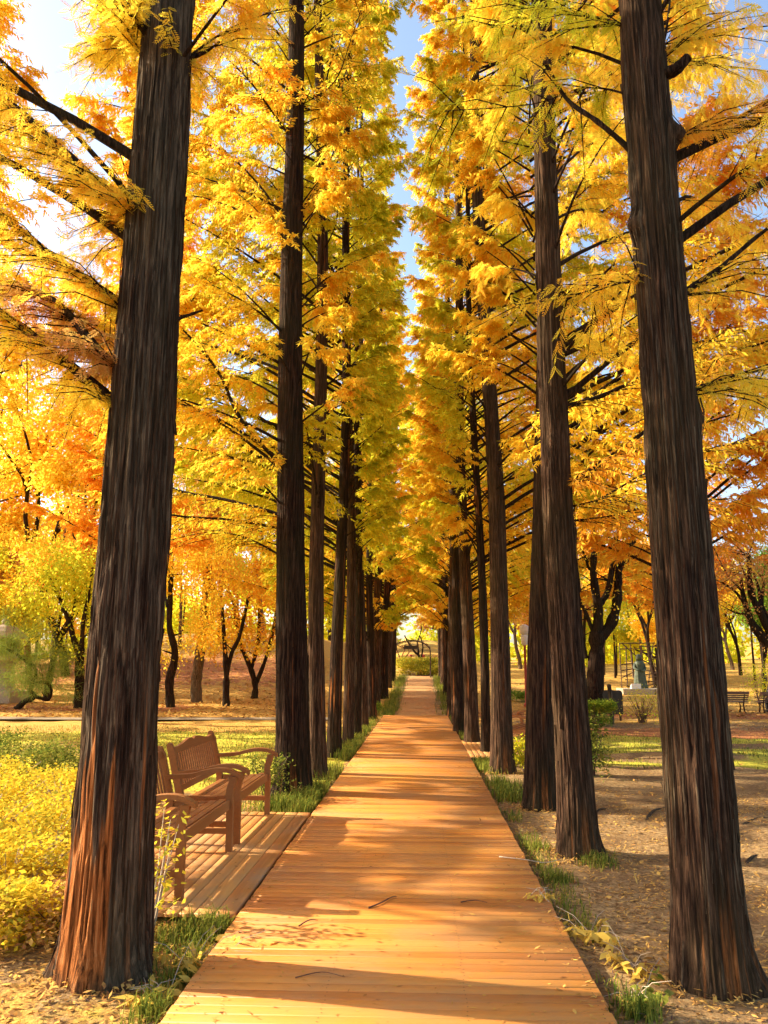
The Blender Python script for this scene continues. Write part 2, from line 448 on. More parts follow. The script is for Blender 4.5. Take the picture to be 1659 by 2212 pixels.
# bearers under the boards: dark timber just under the gaps and edge fascia
m = MB()
for xx in (-1.09, -.45, .2, .79): m.box((xx, 12.05, .0125), (.05, 26.0, .043))
tag(m.build('boardwalk_bearers', M['board']), kind='structure')

# ------------------------------------------------------------------ foliage geometry
def unit(a): return a/np.maximum(np.linalg.norm(a, axis=-1, keepdims=True), 1e-9)
UP = np.array([0., 0., 1.])
def diamonds(P, D, L, W, rng, upness=1.0, fold=.15, rnd=None):
    n = len(P); D = unit(D)
    N = unit(UP*upness + rng.normal(0, .6, (n, 3)))
    S = unit(np.cross(D, N)); N2 = np.cross(S, D)
    L = np.broadcast_to(L, n)[:, None]; W = np.broadcast_to(W, n)[:, None]
    V = np.empty((n, 4, 3))
    V[:, 0] = P; V[:, 1] = P + D*L*.45 + S*W*.5 - N2*W*fold
    V[:, 2] = P + D*L - N2*L*.12; V[:, 3] = P + D*L*.45 - S*W*.5 - N2*W*fold
    F = np.arange(n*4).reshape(n, 4)
    return V.reshape(-1, 3), F, (rng.random(n) if rnd is None else rnd)
def feathers(P, D, L, rng, k=7):
    """each spray: a row of paired narrow leaflets"""
    n = len(P); D = unit(D); N = unit(UP + rng.normal(0, .5, (n, 3))); S = unit(np.cross(D, N))
    Vs = []; r0 = rng.random(n); R = []
    L = np.broadcast_to(L, n)[:, None]
    for j in range(k):
        t = (j+.6)/k; ll = L*.30*math.sin(PI*min(.95, .25+t*.7))
        for sg in (-1, 1):
            base = P + D*L*t - UP*(L*.18*t*t)
            dr = unit(S*sg*.85 + D*.55 - UP*.25*rng.random((n, 1)))
            wv = D*(L*.042)
            V = np.stack([base - wv, base + dr*ll*.55 - wv*1.5, base + dr*ll, base + dr*ll*.5 + wv*1.3], 1); Vs.append(V); R.append(r0)
    V = np.concatenate(Vs, 0); return V.reshape(-1, 3), np.arange(len(V)*4).reshape(-1, 4), np.concatenate(R)
def merge(parts):
    V = []; F = []; R = []; o = 0
    for v, f, r in parts: V.append(v); F.append(f+o); R.append(r); o += len(v)
    return np.concatenate(V), np.concatenate(F), np.concatenate(R)
def leaf_mesh(name, parts, mat):
    V, F, R = merge(parts); return np_mesh(name, V, F, attrs={'rnd': ('FACE', R)}, mats=[mat])

def sprays_on(P0, D0, LEN, rng, ns, leafL, leafW, feather=False, droop=.35):
    """twigs starting at P0 along D0 with length LEN carry sprays on both sides"""
    m = len(P0); D0 = unit(D0)
    s = np.tile(np.linspace(.08, 1, ns), (m, 1)) + rng.uniform(-.04, .04, (m, ns))
    P = P0[:, None] + D0[:, None]*(LEN[:, None]*s)[..., None] - UP*(LEN[:, None]*droop*s*s)[..., None]
    side = unit(np.cross(D0, UP + rng.normal(0, .1, (m, 3))))
    sg = np.where((np.arange(ns) % 2) == 0, 1., -1.)[None, :, None]
    D = D0[:, None]*.55 + side[:, None]*sg*.65 - UP*(.25+.9*rng.random((m, ns, 1))) + rng.normal(0, .34, (m, ns, 3))
    P = P.reshape(-1, 3); D = D.reshape(-1, 3); L = leafL*rng.uniform(.65, 1.25, len(P))
    if feather: return feathers(P, D, L, rng)
    return diamonds(P, D, L, leafW*rng.uniform(.7, 1.2, len(P)), rng)

def redwood_parts(seed, H=20., zb=3.3, nb=80, Rout=3.3, Rin=.9, ey=1.25, leafL=.085, leafW=.026, nt_=24, ns=34, feather=False, zin=None, low_skip=()):
    """limbs (MB) and leaf arrays of a dawn redwood; -X is the open side, +X the side over the path"""
    rng = np.random.default_rng(seed); mb = MB(); parts = []
    zin = zb+1.2 if zin is None else zin
    for i in range(nb):
        f = (i+rng.random()*.8)/nb; z0 = zb + (H-zb-.4)*f**1.08
        out = rng.random() < .55
        az = (PI if out else 0) + rng.normal(0, .62)
        if z0 < zin and math.cos(az) > -.1: continue
        p = (1-f)**.62
        ex = Rout*p if math.cos(az) < 0 else min(Rin*rng.uniform(.7, 1.35), Rout*p)
        yy = ey*max(p, .35) if f < .85 else ey*p*1.4
        R = 1/math.sqrt((math.cos(az)/max(ex, .1))**2 + (math.sin(az)/max(yy, .1))**2) * rng.uniform(.8, 1.12)
        rad = np.array([math.cos(az), math.sin(az), 0.]); tan_ = np.array([-math.sin(az), math.cos(az), 0.])
        rise = rng.uniform(.45, .95) if R > 1.4 else rng.uniform(.5, 1.6)
        t = np.linspace(0, 1, 7); wob = rng.normal(0, .05*R)
        B = rad*(R*t)[:, None] + UP*((rise*R*(t - .38*t*t)))[:, None] + tan_*(wob*np.sin(t*PI))[:, None] + UP*z0
        r0 = (.007 + .0075*R)*(1-.4*f); mb.tube([tuple(q) for q in B], [r0*(1.15-.95*q) for q in t], 5, False)
        m = max(5, int(nt_*(.35+.65*R/max(Rout, 1))))
        tt = rng.uniform(.22 if R > 1.2 else .35, 1.0, m)**.85
        idx = tt*6; i0 = np.minimum(idx.astype(int), 5); fr = (idx-i0)[:, None]
        P0 = B[i0]*(1-fr) + B[i0+1]*fr
        sg = rng.choice([-1., 1.], m)[:, None]
        D0 = rad*rng.uniform(.3, 1.0, (m, 1)) + tan_*sg*rng.uniform(.3, 1.0, (m, 1)) + UP*rng.uniform(-.15, .45, (m, 1))
        D0 = unit(D0); LEN = rng.uniform(.35, .85, m)*(1.15-.6*tt)*min(1.0, .45+R*.35)
        LEN = np.where(D0[:, 0] > .3, LEN*(.6 if math.cos(az) > 0 else 1), LEN)
        for q in range(0, m, 2):
            e = P0[q] + D0[q]*LEN[q]*.9 - UP*LEN[q]*.26; mm = P0[q] + D0[q]*LEN[q]*.5 - UP*LEN[q]*.05
            mb.tube([tuple(P0[q]), tuple(mm), tuple(e)], [.004, .003, .0015], 3, False)
        parts.append(sprays_on(P0, D0, LEN*rng.uniform(.7, 1.35, m), rng, ns, leafL, leafW, feather, rng.uniform(.3, .7)))
    return mb, parts

def blob_parts(rng, centers, radii, n, L, W, flat=.8, up=.6):
    """leaf clumps: leaves spread through ellipsoids, uneven edge"""
    parts = []
    for c, r in zip(centers, radii):
        k = max(8, int(n*r**1.6)); d = unit(rng.normal(0, 1, (k, 3))); rr = rng.random(k)**.5
        P = np.array(c) + d*(rr*r)[:, None]*np.array([1, 1, flat]) + rng.normal(0, .06*r, (k, 3))
        D = d*.5 + rng.normal(0, .6, (k, 3)) - UP*.25
        parts.append(diamonds(P, D, L*rng.uniform(.6, 1.3, k), W*rng.uniform(.6, 1.2, k), rng, up))
    return parts

# ------------------------------------------------------------------ trunks
def trunk_mesh(name, path, r0, H, seed, segs=96, rings=160, flare=.35, flare_h=.22, ridge=.006, zlow=-.06, wood=None, butt=(), mat='bark', knots=()):
    """path(z)->(x,y) centre line, local; fluted fibrous stem with flared foot"""
    th = np.arange(segs)/segs*2*PI
    u = np.linspace(0, 1, rings); z = zlow + (H-zlow)*(u**1.6*.8 + u*.2)
    T, Z = np.meshgrid(th, z)
    zz = np.maximum(Z, 0)
    R = 1.10*r0*(1 - .76*(zz/H)**1.05)
    R = R*(1 + flare*np.exp(-zz/flare_h)*(.75+.5*(vn(T/(2*PI)*6, zz*.4, 6, seed)) ) + .10*np.exp(-zz/1.0))
    R = R*(1 + .05*(vn(T/(2*PI)*5, zz*.7, 5, seed+3)-.5)*2)
    for (a, amp, wd, hh) in butt:
        d = np.angle(np.exp(1j*(T-a))); R = R + amp*np.exp(-(d/wd)**2)*np.exp(-zz/hh)
    for (a, zk, amp, wd) in knots:
        d = np.angle(np.exp(1j*(T-a)))*R; R = R + amp*np.exp(-(d/wd)**2 - ((Z-zk)/(wd*1.1))**2)
    warp = .25*vn(T*0+seed, zz*1.3, seed=seed)
    k1 = max(10, int(2*PI*r0/.022)); k2 = int(k1*2.3)
    na = vn((T/(2*PI)+warp*.03)*k1, zz*2.2, k1, seed+5); nb_ = vn(T/(2*PI)*k2, zz*6, k2, seed+6); nc = vn(T/(2*PI)*(k1//3), zz*.8, k1//3, seed+7)
    rg = ((np.abs(2*na-1)**.7)*2 - 1.2)*ridge*.8 + (nb_-.5)*ridge*1.1 + (nc-.5)*ridge*1.6
    R = R + rg*(1-.5*zz/H)
    px, py = path(Z)
    V = np.stack([px + R*np.cos(T), py + R*np.sin(T), Z], -1).reshape(-1, 3)
    i = np.arange((rings-1)*segs); r = i // segs; c = i % segs
    F = np.stack([r*segs+c, r*segs+(c+1) % segs, (r+1)*segs+(c+1) % segs, (r+1)*segs+c], -1)
    W = np.zeros(len(V))
    if wood is not None: W = wood(T, Z, rg/ridge).reshape(-1)
    else:
        s = vn(T/(2*PI)*k1*.7, zz*.9, max(2, int(k1*.7)), seed+9); W = (np.clip((s-.86)*9, 0, .7)).reshape(-1)
    return np_mesh(name, V, F, attrs={'wood': ('POINT', W)}, smooth=True, mats=[M[mat]])
def bark_strips(parent, me, segs, rings, n, seed, mat):
    """loose fibrous strips of bark lifting off the stem"""
    rg = np.random.default_rng(seed+500); A = np.empty(len(me.vertices)*3, dtype=np.float32); me.vertices.foreach_get('co', A); A = A.reshape(rings, segs, 3)
    WA = np.empty(len(me.vertices), dtype=np.float32); me.attributes['wood'].data.foreach_get('value', WA); WA = WA.reshape(rings, segs)
    C = A.mean(1); Vs = []; Fs = []; o = 0
    hi = int(np.searchsorted(C[:, 2], 5.5))
    for q in range(n):
        w_ = rg.integers(2, 6); k = rg.integers(14, 60); i0 = rg.integers(3, max(4, hi-k)); j0 = rg.integers(0, segs)
        if WA[min(i0+k//2, rings-1), j0] > .25 or WA[i0, j0] > .25: continue
        lift = rg.uniform(.003, .009); end = rg.uniform(0, .018)*(rg.random() < .4)
        I = np.arange(i0, i0+k, 3); sway = np.cumsum(rg.normal(0, .5, len(I))).astype(int); m = len(I)
        for a, i in enumerate(I):
            u = a/(m-1); ww = w_*math.sin(PI*min(.93, max(.10, u)))**.6; up = lift + end*max(0, abs(u-.5)*2-.6)/.4*(1 if (u > .5) == (q % 2) else 0)
            for sd in (-.5, 0, .5):
                j = (j0 + sway[a] + int(round(ww*sd))) % segs; P = A[i, j]; R_ = P - C[i]; R_[2] = 0; R_ = R_/np.linalg.norm(R_)
                Vs.append(P + R_*(up if sd == 0 else up*.4))
        for a in range(m-1):
            for b in (0, 1): Fs.append((o+a*3+b, o+a*3+b+1, o+(a+1)*3+b+1, o+(a+1)*3+b))
        o += m*3
    nm = np_mesh('bark_strips', np.array(Vs), np.array(Fs), attrs={'wood': ('POINT', np.repeat(rg.random(o//3) < .0, 3).astype(float))}, smooth=True, mats=[M['bark_dark' if mat == 'bark_dark' else 'bark_grey' if seed == 14 else 'bark']])
    link('bark_strips', nm, parent)
def bow(lx, ly, H, wob=.0, ph=0.):
    return lambda z: (lx*z/10 + wob*np.sin(z*.55+ph) - wob*math.sin(ph), ly*z/10 + wob*.5*np.sin(z*.4+ph*2) - wob*.5*math.sin(2*ph))

# redwood foliage variants (shared meshes)
VAR = {}
def variant(key, **kw):
    mb, parts = redwood_parts(**kw)
    VAR[key] = (mb.mesh('branches', M['bark_dark'], True), leaf_mesh('foliage', parts, M['gold']))
variant('clear', seed=20, nb=112, nt_=40, ns=48, ey=.9, zb=3.4, leafL=.075, leafW=.019, Rin=.88)
variant('mid_a', seed=21, nb=130, nt_=42, ns=46, ey=1.5, zb=3.4, zin=3.6, leafL=.08, leafW=.021, Rin=.92)
variant('mid_b', seed=22, nb=130, nt_=42, ns=46, ey=1.5, zb=3.4, zin=3.6, leafL=.08, leafW=.021, Rin=.92)
variant('mid_c', seed=23, nb=124, nt_=42, ns=46, H=21, ey=1.5, zb=3.3, zin=3.6, leafL=.08, leafW=.021, Rin=.92)
variant('far_a', seed=31, nb=100, nt_=34, ns=26, leafL=.13, leafW=.036, H=18, zb=2.2, zin=2.4, ey=1.6, Rin=1.0)
variant('far_b', seed=32, nb=100, nt_=34, ns=26, leafL=.13, leafW=.036, H=19, zb=2.2, zin=2.4, ey=1.6, Rin=1.0)
variant('wide', seed=41, nb=110, nt_=40, ns=30, leafL=.13, leafW=.036, Rin=2.9, Rout=3.2, ey=2.6, H=17, zb=2.0, zin=2.0)
variant('near', seed=51, nb=84, nt_=22, ns=22, leafL=.085, feather=True, zb=3.9, Rin=.75)

def redwood(label, x, y, r0, key, mat='gold', lean=(0, 0), rz=0., group='dawn redwoods lining the boardwalk', seed=1, H=20., seg=96, rings=150, wob=.05, flare=.25, limbs=(), bark='bark', fscale=1., wood=None, butt=(), ridge=.006, knots=(), flare_h=.22, dz=0., zlow=-.06):
    z = tz(x, y)
    t = thing('dawn_redwood', label, 'tree', (x, y, z), 0, group)
    path = bow(lean[0], lean[1], H, wob, seed)
    tm = link('trunk', trunk_mesh('trunk', path, r0, H, seed, seg, rings, flare, flare_h, ridge, zlow, wood, butt, bark, knots), t)
    if seg > 190: bark_strips(t, tm.data, seg, rings, int(seg*.9), seed, bark)
    if key:
        br, fo = VAR[key]
        b = link('branches', br, t); c = link('foliage', fo, t)
        for o in (b, c):
            o.rotation_euler = (0, 0, rz); o.scale = (fscale, fscale, fscale); o.location = (lean[0]*.5, lean[1]*.5, dz)
        own_mat(c, M[mat])
    return t

def limb(parent, pts, r0, r1, seed, mat='gold', foliage=True, dens=1., feather=True, leafL=.085, leafW=.024, start=.15, n_tw=None, droop=.4, bark='bark_dark', spread=1.0):
    """a main limb as a part of its own with its foliage; pts in world metres"""
    rng = np.random.default_rng(seed)
    P = [Vector(p) for p in pts]; Q = []
    ax = Vector(parent.location); d = Vector((P[0].x-ax.x, P[0].y-ax.y, 0)); P.insert(0, Vector((ax.x+d.x*.35, ax.y+d.y*.35, P[0].z-.12-r0)))   # rooted inside the stem
    for i in range(len(P)-1):                                   # Catmull-Rom
        a, b, c, d = P[max(i-1, 0)], P[i], P[i+1], P[min(i+2, len(P)-1)]
        for k in range(5):
            t = k/5; Q.append(.5*((2*b) + (c-a)*t + (2*a-5*b+4*c-d)*t*t + (3*b-a-3*c+d)*t**3))
    Q.append(P[-1]); inv = Vector(parent.location)
    Q = [q - inv for q in Q]; n = len(Q)
    L = sum((Q[i+1]-Q[i]).length for i in range(n-1))
    rr = [r0*(1.5 if i == 0 else 1.25 if i < 3 else 1.08 if i < 5 else 1)*(1-i/(n-1)) + r1*(i/(n-1)) + r0*.06*rng.normal() for i in range(n)]
    m = MB(); m.tube(Q, rr, 8)
    if foliage:
        k = n_tw or int(L*22*dens); A = np.array([tuple(q) for q in Q])
        tt = rng.uniform(start, 1, k)*(n-1); i0 = np.minimum(tt.astype(int), n-2); fr = (tt-i0)[:, None]
        P0 = A[i0]*(1-fr) + A[i0+1]*fr; T = unit(A[i0+1]-A[i0]); S = unit(np.cross(T, UP))
        D0 = T*rng.uniform(.2, .9, (k, 1)) + S*rng.choice([-1., 1.], (k, 1))*rng.uniform(.4, 1, (k, 1))*spread + UP*rng.uniform(-.3, .25, (k, 1))
        LEN = rng.uniform(.25, .75, k)
        for q in range(k):
            e = P0[q] + unit(D0[q])*LEN[q] - UP*LEN[q]*droop; mm = P0[q] + unit(D0[q])*LEN[q]*.5 - UP*LEN[q]*.25*droop
            m.tube([tuple(P0[q]), tuple(mm), tuple(e)], [.006, .004, .0015], 4, False)
    b = m.build('branch', M[bark], parent, True)
    if foliage:
        f = link('foliage', leaf_mesh('foliage', [sprays_on(P0, D0, LEN, rng, 20 if feather else 26, leafL, leafW, feather, droop)], M[mat]), b)
    return b

# ---- left row
def woodL1(T, Z, rg):
    a = np.angle(np.exp(1j*(T-math.radians(246)))); s = vn(T/(2*PI)*60, Z*1.1, 60, 77); s2 = vn(T/(2*PI)*22, Z*.7, 22, 78)
    core = sst(1.15, .95, Z + 1.1*(s-.5) + 1.0*(s2-.5) + .55*np.abs(a))*sst(.85, .72, np.abs(a)+.5*(s-.5))
    return np.clip(core, 0, 1)*sst(-.1, .12, Z) + .8*np.clip((s-.88)*9, 0, 1)*sst(2.6, 1.2, Z)
def woodR(T, Z, rg):
    s = vn(T/(2*PI)*46, Z*.8, 46, 71); a = np.angle(np.exp(1j*(T-math.radians(285))))
    return .6*np.clip((s-.88)*8, 0, 1)*sst(3.2, 1.5, Z) + .6*sst(.5, .12, Z)*np.clip((s-.55)*5, 0, 1)*sst(1.2, .6, np.abs(a))

G1 = 'dawn redwoods lining the boardwalk'
L1 = redwood('thick nearest redwood trunk on the left with bark torn off its reddish foot', -1.62, 4.37, .182, 'near', 'gold', (.05, 0), 0, seed=3, seg=460, rings=560, flare=.10, flare_h=.22, ridge=.012, wood=woodL1, butt=((math.radians(186), .085, .24, .13), (math.radians(330), .04, .5, .10), (math.radians(262), .05, .22, .25), (math.radians(222), .02, .2, .25)), H=19, wob=.01, bark='bark_grey', zlow=-.08)
Y1 = 4.37
for i, (pp, r) in enumerate([
    ([(225, 850), (120, 765), (0, 675), (-160, 590)], .036), ([(215, 760), (130, 660), (45, 615), (-60, 590)], .030),
    ([(235, 640), (120, 560), (0, 465), (-150, 380)], .036), ([(258, 440), (130, 320), (0, 205), (-160, 90)], .040),
    ([(300, 110), (275, 60), (235, -20), (150, -160)], .018)]):
    pts = [at(a, b, Y1 + .35*j*(1 if i % 2 else -.15)) for j, (a, b) in enumerate(pp)]
    limb(L1, pts, r, r*.5, 100+i, 'rust' if i == 1 else 'gold', dens=2.2, start=.06)
for i, pp in enumerate([[(385, 690), (410, 680), (438, 670)], [(405, 130), (440, 115), (475, 90)]]):
    limb(L1, [at(a, b, Y1) for a, b in pp], .014, .007, 120+i, foliage=False)
limb(L1, [at(405, 125, Y1), at(500, 60, Y1+.3), at(600, 20, Y1+.8)], .010, .004, 130, 'gold', dens=.8)

L2 = redwood('second redwood on the left behind the benches with long limbs reaching left', -1.55, 9.99, .178, 'clear', 'gold', (-.17, 0), 0, seed=8, seg=200, rings=260, ridge=.006, H=19, wob=.03, wood=woodR, bark='bark_dark')
Y2 = 9.99
for i, (pp, r) in enumerate([
    ([(612, 1012), (520, 905), (470, 800), (385, 700)], .036), ([(604, 1112), (490, 1080), (370, 1055), (250, 1000)], .030),
    ([(604, 1142), (490, 1122), (370, 1112), (240, 1070)], .022), ([(605, 1200), (540, 1165), (470, 1145)], .020),
    ([(615, 1000), (500, 920), (385, 870), (300, 850)], .024), ([(622, 490), (560, 400), (480, 325), (400, 300)], .024),
    ([(630, 300), (580, 230), (530, 165), (440, 80)], .024), ([(655, 450), (720, 330), (745, 160), (790, 0)], .014),
    ([(640, 235), (720, 180), (760, 80), (800, -40)], .012)]):
    pts = [at(a, b, Y2 + .25*j*(1 if i % 2 else -1)) for j, (a, b) in enumerate(pp)]
    limb(L2, pts, r, r*.35, 140+i, 'gold', dens=.9, feather=False, start=.2, leafL=.08)

specL = [(-1.46, 11.69, .112, 'mid_b', 'limegold', 'left redwood with a bright sunlit strip of bark, just behind the one beside the benches'),
         (-1.50, 14.24, .104, 'mid_c', 'lime', 'slim redwood in the left row with greenish foliage, third trunk behind the benches'),
         (-1.43, 16.17, .095, 'mid_a', 'limegold', 'slim dark redwood in the left row, fourth trunk behind the benches'),
         (-1.45, 18.48, .090, 'mid_b', 'lime', 'dark thin redwood in the left row, fifth trunk behind the benches'),
         (-1.47, 21.25, .095, 'mid_c', 'gold', 'redwood in the left row, sixth trunk behind the benches'),
         (-1.46, 24.6, .115, 'far_a', 'lime', 'redwood near the far end of the boards on the left side'),
         (-1.55, 28.6, .13, 'far_b', 'gold', 'first redwood on the left beside the earth path past the boards'),
         (-1.48, 33.0, .15, 'wide', 'gold', 'second redwood on the left beside the earth path'),
         (-1.50, 38.0, .14, 'wide', 'limegold', 'third redwood on the left beside the earth path'),
         (-1.50, 43.5, .15, 'wide', 'gold', 'last redwood of the left row, just before the arch')]
for i, (x, y, r, k, mt, lb) in enumerate(specL):
    redwood(lb, x, y, r, k, mt, (random.uniform(-.2, .2), 0), random.uniform(-.25, .25), seed=60+i, seg=64 if y > 20 else 120, rings=110 if y > 20 else 170, H=19+random.uniform(-1, 1), fscale=random.uniform(.94, 1.05), dz=1.0 if k == 'wide' else 0, bark='bark_dark' if i % 2 else 'bark')

# ---- right row
R1 = redwood('thick nearest redwood trunk on the right with dark fibrous bark', 1.45, 4.42, .148, 'near', 'gold', (.03, 0), PI+.3, seed=14, seg=380, rings=560, flare=.20, flare_h=.22, ridge=.010, H=19, wob=.012, wood=woodR, butt=((math.radians(-10), .09, .5, .14),), knots=((math.radians(200), 4.15, .05, .05), (math.radians(-20), 4.75, .07, .06), (math.radians(0), 2.95, .03, .08)), bark='bark')
Y3 = 4.42
limb(R1, [at(1352, 315, Y3), at(1290, 262, Y3), at(1225, 215, Y3+.1), at(1180, 140, Y3+.2)], .020, .012, 200, 'gold', dens=.25, start=.7)
limb(R1, [at(1425, 170, Y3-.05), at(1460, 150, Y3-.1), at(1486, 124, Y3-.12)], .046, .030, 201, foliage=False)
for i, (pp, r, mt) in enumerate([([(1470, 640), (1560, 575), (1660, 492), (1800, 400)], .024, 'gold'),
    ([(1425, 130), (1440, 60), (1452, -40), (1470, -200)], .012, 'gold'), ([(1455, 300), (1560, 270), (1660, 215), (1800, 150)], .010, 'orange'),
    ([(1355, 205), (1260, 190), (1150, 225), (960, 240)], .008, 'lime'), ([(1355, 60), (1270, 35), (1180, 30), (1060, 60)], .014, 'lime'),
    ([(1375, 612), (1290, 620), (1210, 655)], .010, 'gold'), ([(1490, 850), (1560, 820), (1680, 790), (1800, 740)], .012, 'gold')]):
    limb(R1, [at(a, b, Y3 + (.2*j if i % 2 else .3*j)) for j, (a, b) in enumerate(pp)], r, r*.4, 210+i, mt, dens=.9 if i not in (3,) else .5, start=.2)

R2 = redwood('second redwood on the right with limbs rising to the right', 1.33, 7.19, .135, 'near', 'gold', (.0, 0), PI-.1, seed=15, seg=260, rings=360, ridge=.008, flare=.25, H=19, wob=.03, wood=woodR, butt=((math.radians(10), .05, .5, .12),), knots=((math.radians(30), 2.75, .06, .06), (math.radians(250), 3.6, .03, .05)), bark='bark')
for i, (pp, r) in enumerate([([(1212, 1060), (1300, 1000), (1395, 930), (1520, 820)], .030), ([(1208, 885), (1300, 855), (1395, 810), (1530, 740)], .030),
    ([(1205, 775), (1290, 735), (1385, 690), (1500, 600)], .026), ([(1213, 1130), (1320, 1115), (1410, 1090), (1520, 1080)], .014),
    ([(1185, 640), (1260, 625), (1340, 605), (1480, 540)], .012), ([(1215, 1100), (1290, 1080), (1400, 1020), (1560, 960)], .014)]):
    limb(R2, [at(a, b, 7.19 + .3*j*(1 if i % 2 else -.3)) for j, (a, b) in enumerate(pp)], r, r*.45, 230+i, 'gold' if i % 3 else 'orange', dens=1.0, start=.3, feather=False, leafL=.08)
specR = [(1.32, 9.39, .142, 'mid_b', 'gold', 'redwood just behind the second one on the right, torn reddish bark low down'),
         (1.22, 12.46, .142, 'mid_c', 'limegold', 'sturdy redwood on the right standing before the red bench, sunlit on its left edge'),
         (1.17, 14.79, .075, 'mid_a', 'gold', 'thinnest redwood on the right, half hidden before the red bench'),
         (1.04, 16.66, .125, 'mid_b', 'gold', 'redwood on the right row just past the red bench'),
         (.93, 19.25, .130, 'mid_c', 'gold', 'sunlit redwood on the right side of the last boards'),
         (1.0, 22.2, .12, 'mid_a', 'lime', 'redwood on the right near the far end of the boards'),
         (1.0, 25.6, .13, 'far_a', 'gold', 'redwood on the right where the boards end'),
         (1.12, 29.5, .14, 'far_b', 'gold', 'first redwood on the right beside the earth path'),
         (1.12, 34.0, .14, 'wide', 'limegold', 'second redwood on the right beside the earth path'),
         (1.15, 39.0, .15, 'wide', 'gold', 'third redwood on the right beside the earth path'),
         (1.2, 44.5, .15, 'wide', 'gold', 'last redwood of the right row, just before the arch')]
for i, (x, y, r, k, mt, lb) in enumerate(specR):
    redwood(lb, x, y, r, k, mt, (.36 if i == 0 else random.uniform(-.15, .2), 0), PI+random.uniform(-.25, .25), seed=80+i, seg=64 if y > 20 else 130, rings=110 if y > 20 else 180, H=19+random.uniform(-1, 1), fscale=random.uniform(.94, 1.05), dz=1.0 if k == 'wide' else 0, bark='bark' if i % 2 else 'bark_dark', wood=woodR if i < 2 else None)

# ---- redwoods farther out on both sides and past the end (share one group)
G2 = 'redwoods standing away from the boardwalk'
outer = [(-10.5, 7.6, 'wide', 'orange', 'unseen redwood far left of the nearest trunk, added to shade the boards'),  # out of view; placed so its raised crown shades the near boards
         (-10.0, 2.6, 'wide', 'gold', 'golden redwood out of view on the left, added so its crown shades the near boards'),  # also unseen, added as a shade caster for the foreground
         (-9.7, 12.9, 'wide', 'gold', 'golden redwood just outside the left picture edge beyond the lawn shrubs'),
         (-5.35, 14.6, 'wide', 'gold', 'wide golden redwood hidden behind the nearest left trunk'),
         (-8.1, 22.0, 'wide', 'orange', 'orange crowned redwood behind the nearest left trunk, farther back'),
         (-15.5, 20.0, 'wide', 'gold', 'golden redwood at the far left of the lawn'),
         (-18.5, 27.5, 'wide', 'rust', 'rusty crowned redwood by the stone lantern'),
         (-4.6, 29.5, 'wide', 'gold', 'golden redwood at the foot of the leaf covered slope'),
         (4.95, 15.0, 'wide', 'orange', 'orange redwood hidden behind the nearest right trunk'),
         (8.2, 10.5, 'wide', 'gold', 'golden redwood off to the right of the nearest right trunk'),
         (4.4, 27.0, 'wide', 'gold', 'golden redwood in line with the second right trunk'),
         (9.6, 30.0, 'wide', 'orange', 'orange redwood in line with the nearest right trunk, far back'),
         (14.5, 24.0, 'wide', 'gold', 'golden redwood to the right of the slatted benches'),
         (-2.9, 58.0, 'wide', 'gold', 'golden redwood past the arch on the left'),
         (2.7, 60.0, 'wide', 'orange', 'orange redwood past the arch on the right'),
         (-3.4, 70.0, 'wide', 'lime', 'lime coloured redwood well beyond the arch on the left'),
         (3.3, 73.0, 'wide', 'gold', 'farthest golden redwood beyond the arch on the right')]
for i, (x, y, k, mt, lb) in enumerate(outer):
    up = 2.2 if y < 60 else 3.0
    redwood(lb, x, y, .16, k, mt, (random.uniform(-.1, .1), 0), random.uniform(0, 6), group=G2, seed=110+i, seg=48, rings=70, H=17, fscale=random.uniform(.95, 1.12), bark='bark_dark', dz={7.6: 3.0, 2.6: 2.0, 10.5: 3.0, 12.9: 2.6, 14.6: 3.4, 22.0: 2.0, 20.0: 1.8}.get(y, 1.0))
print('redwoods done')
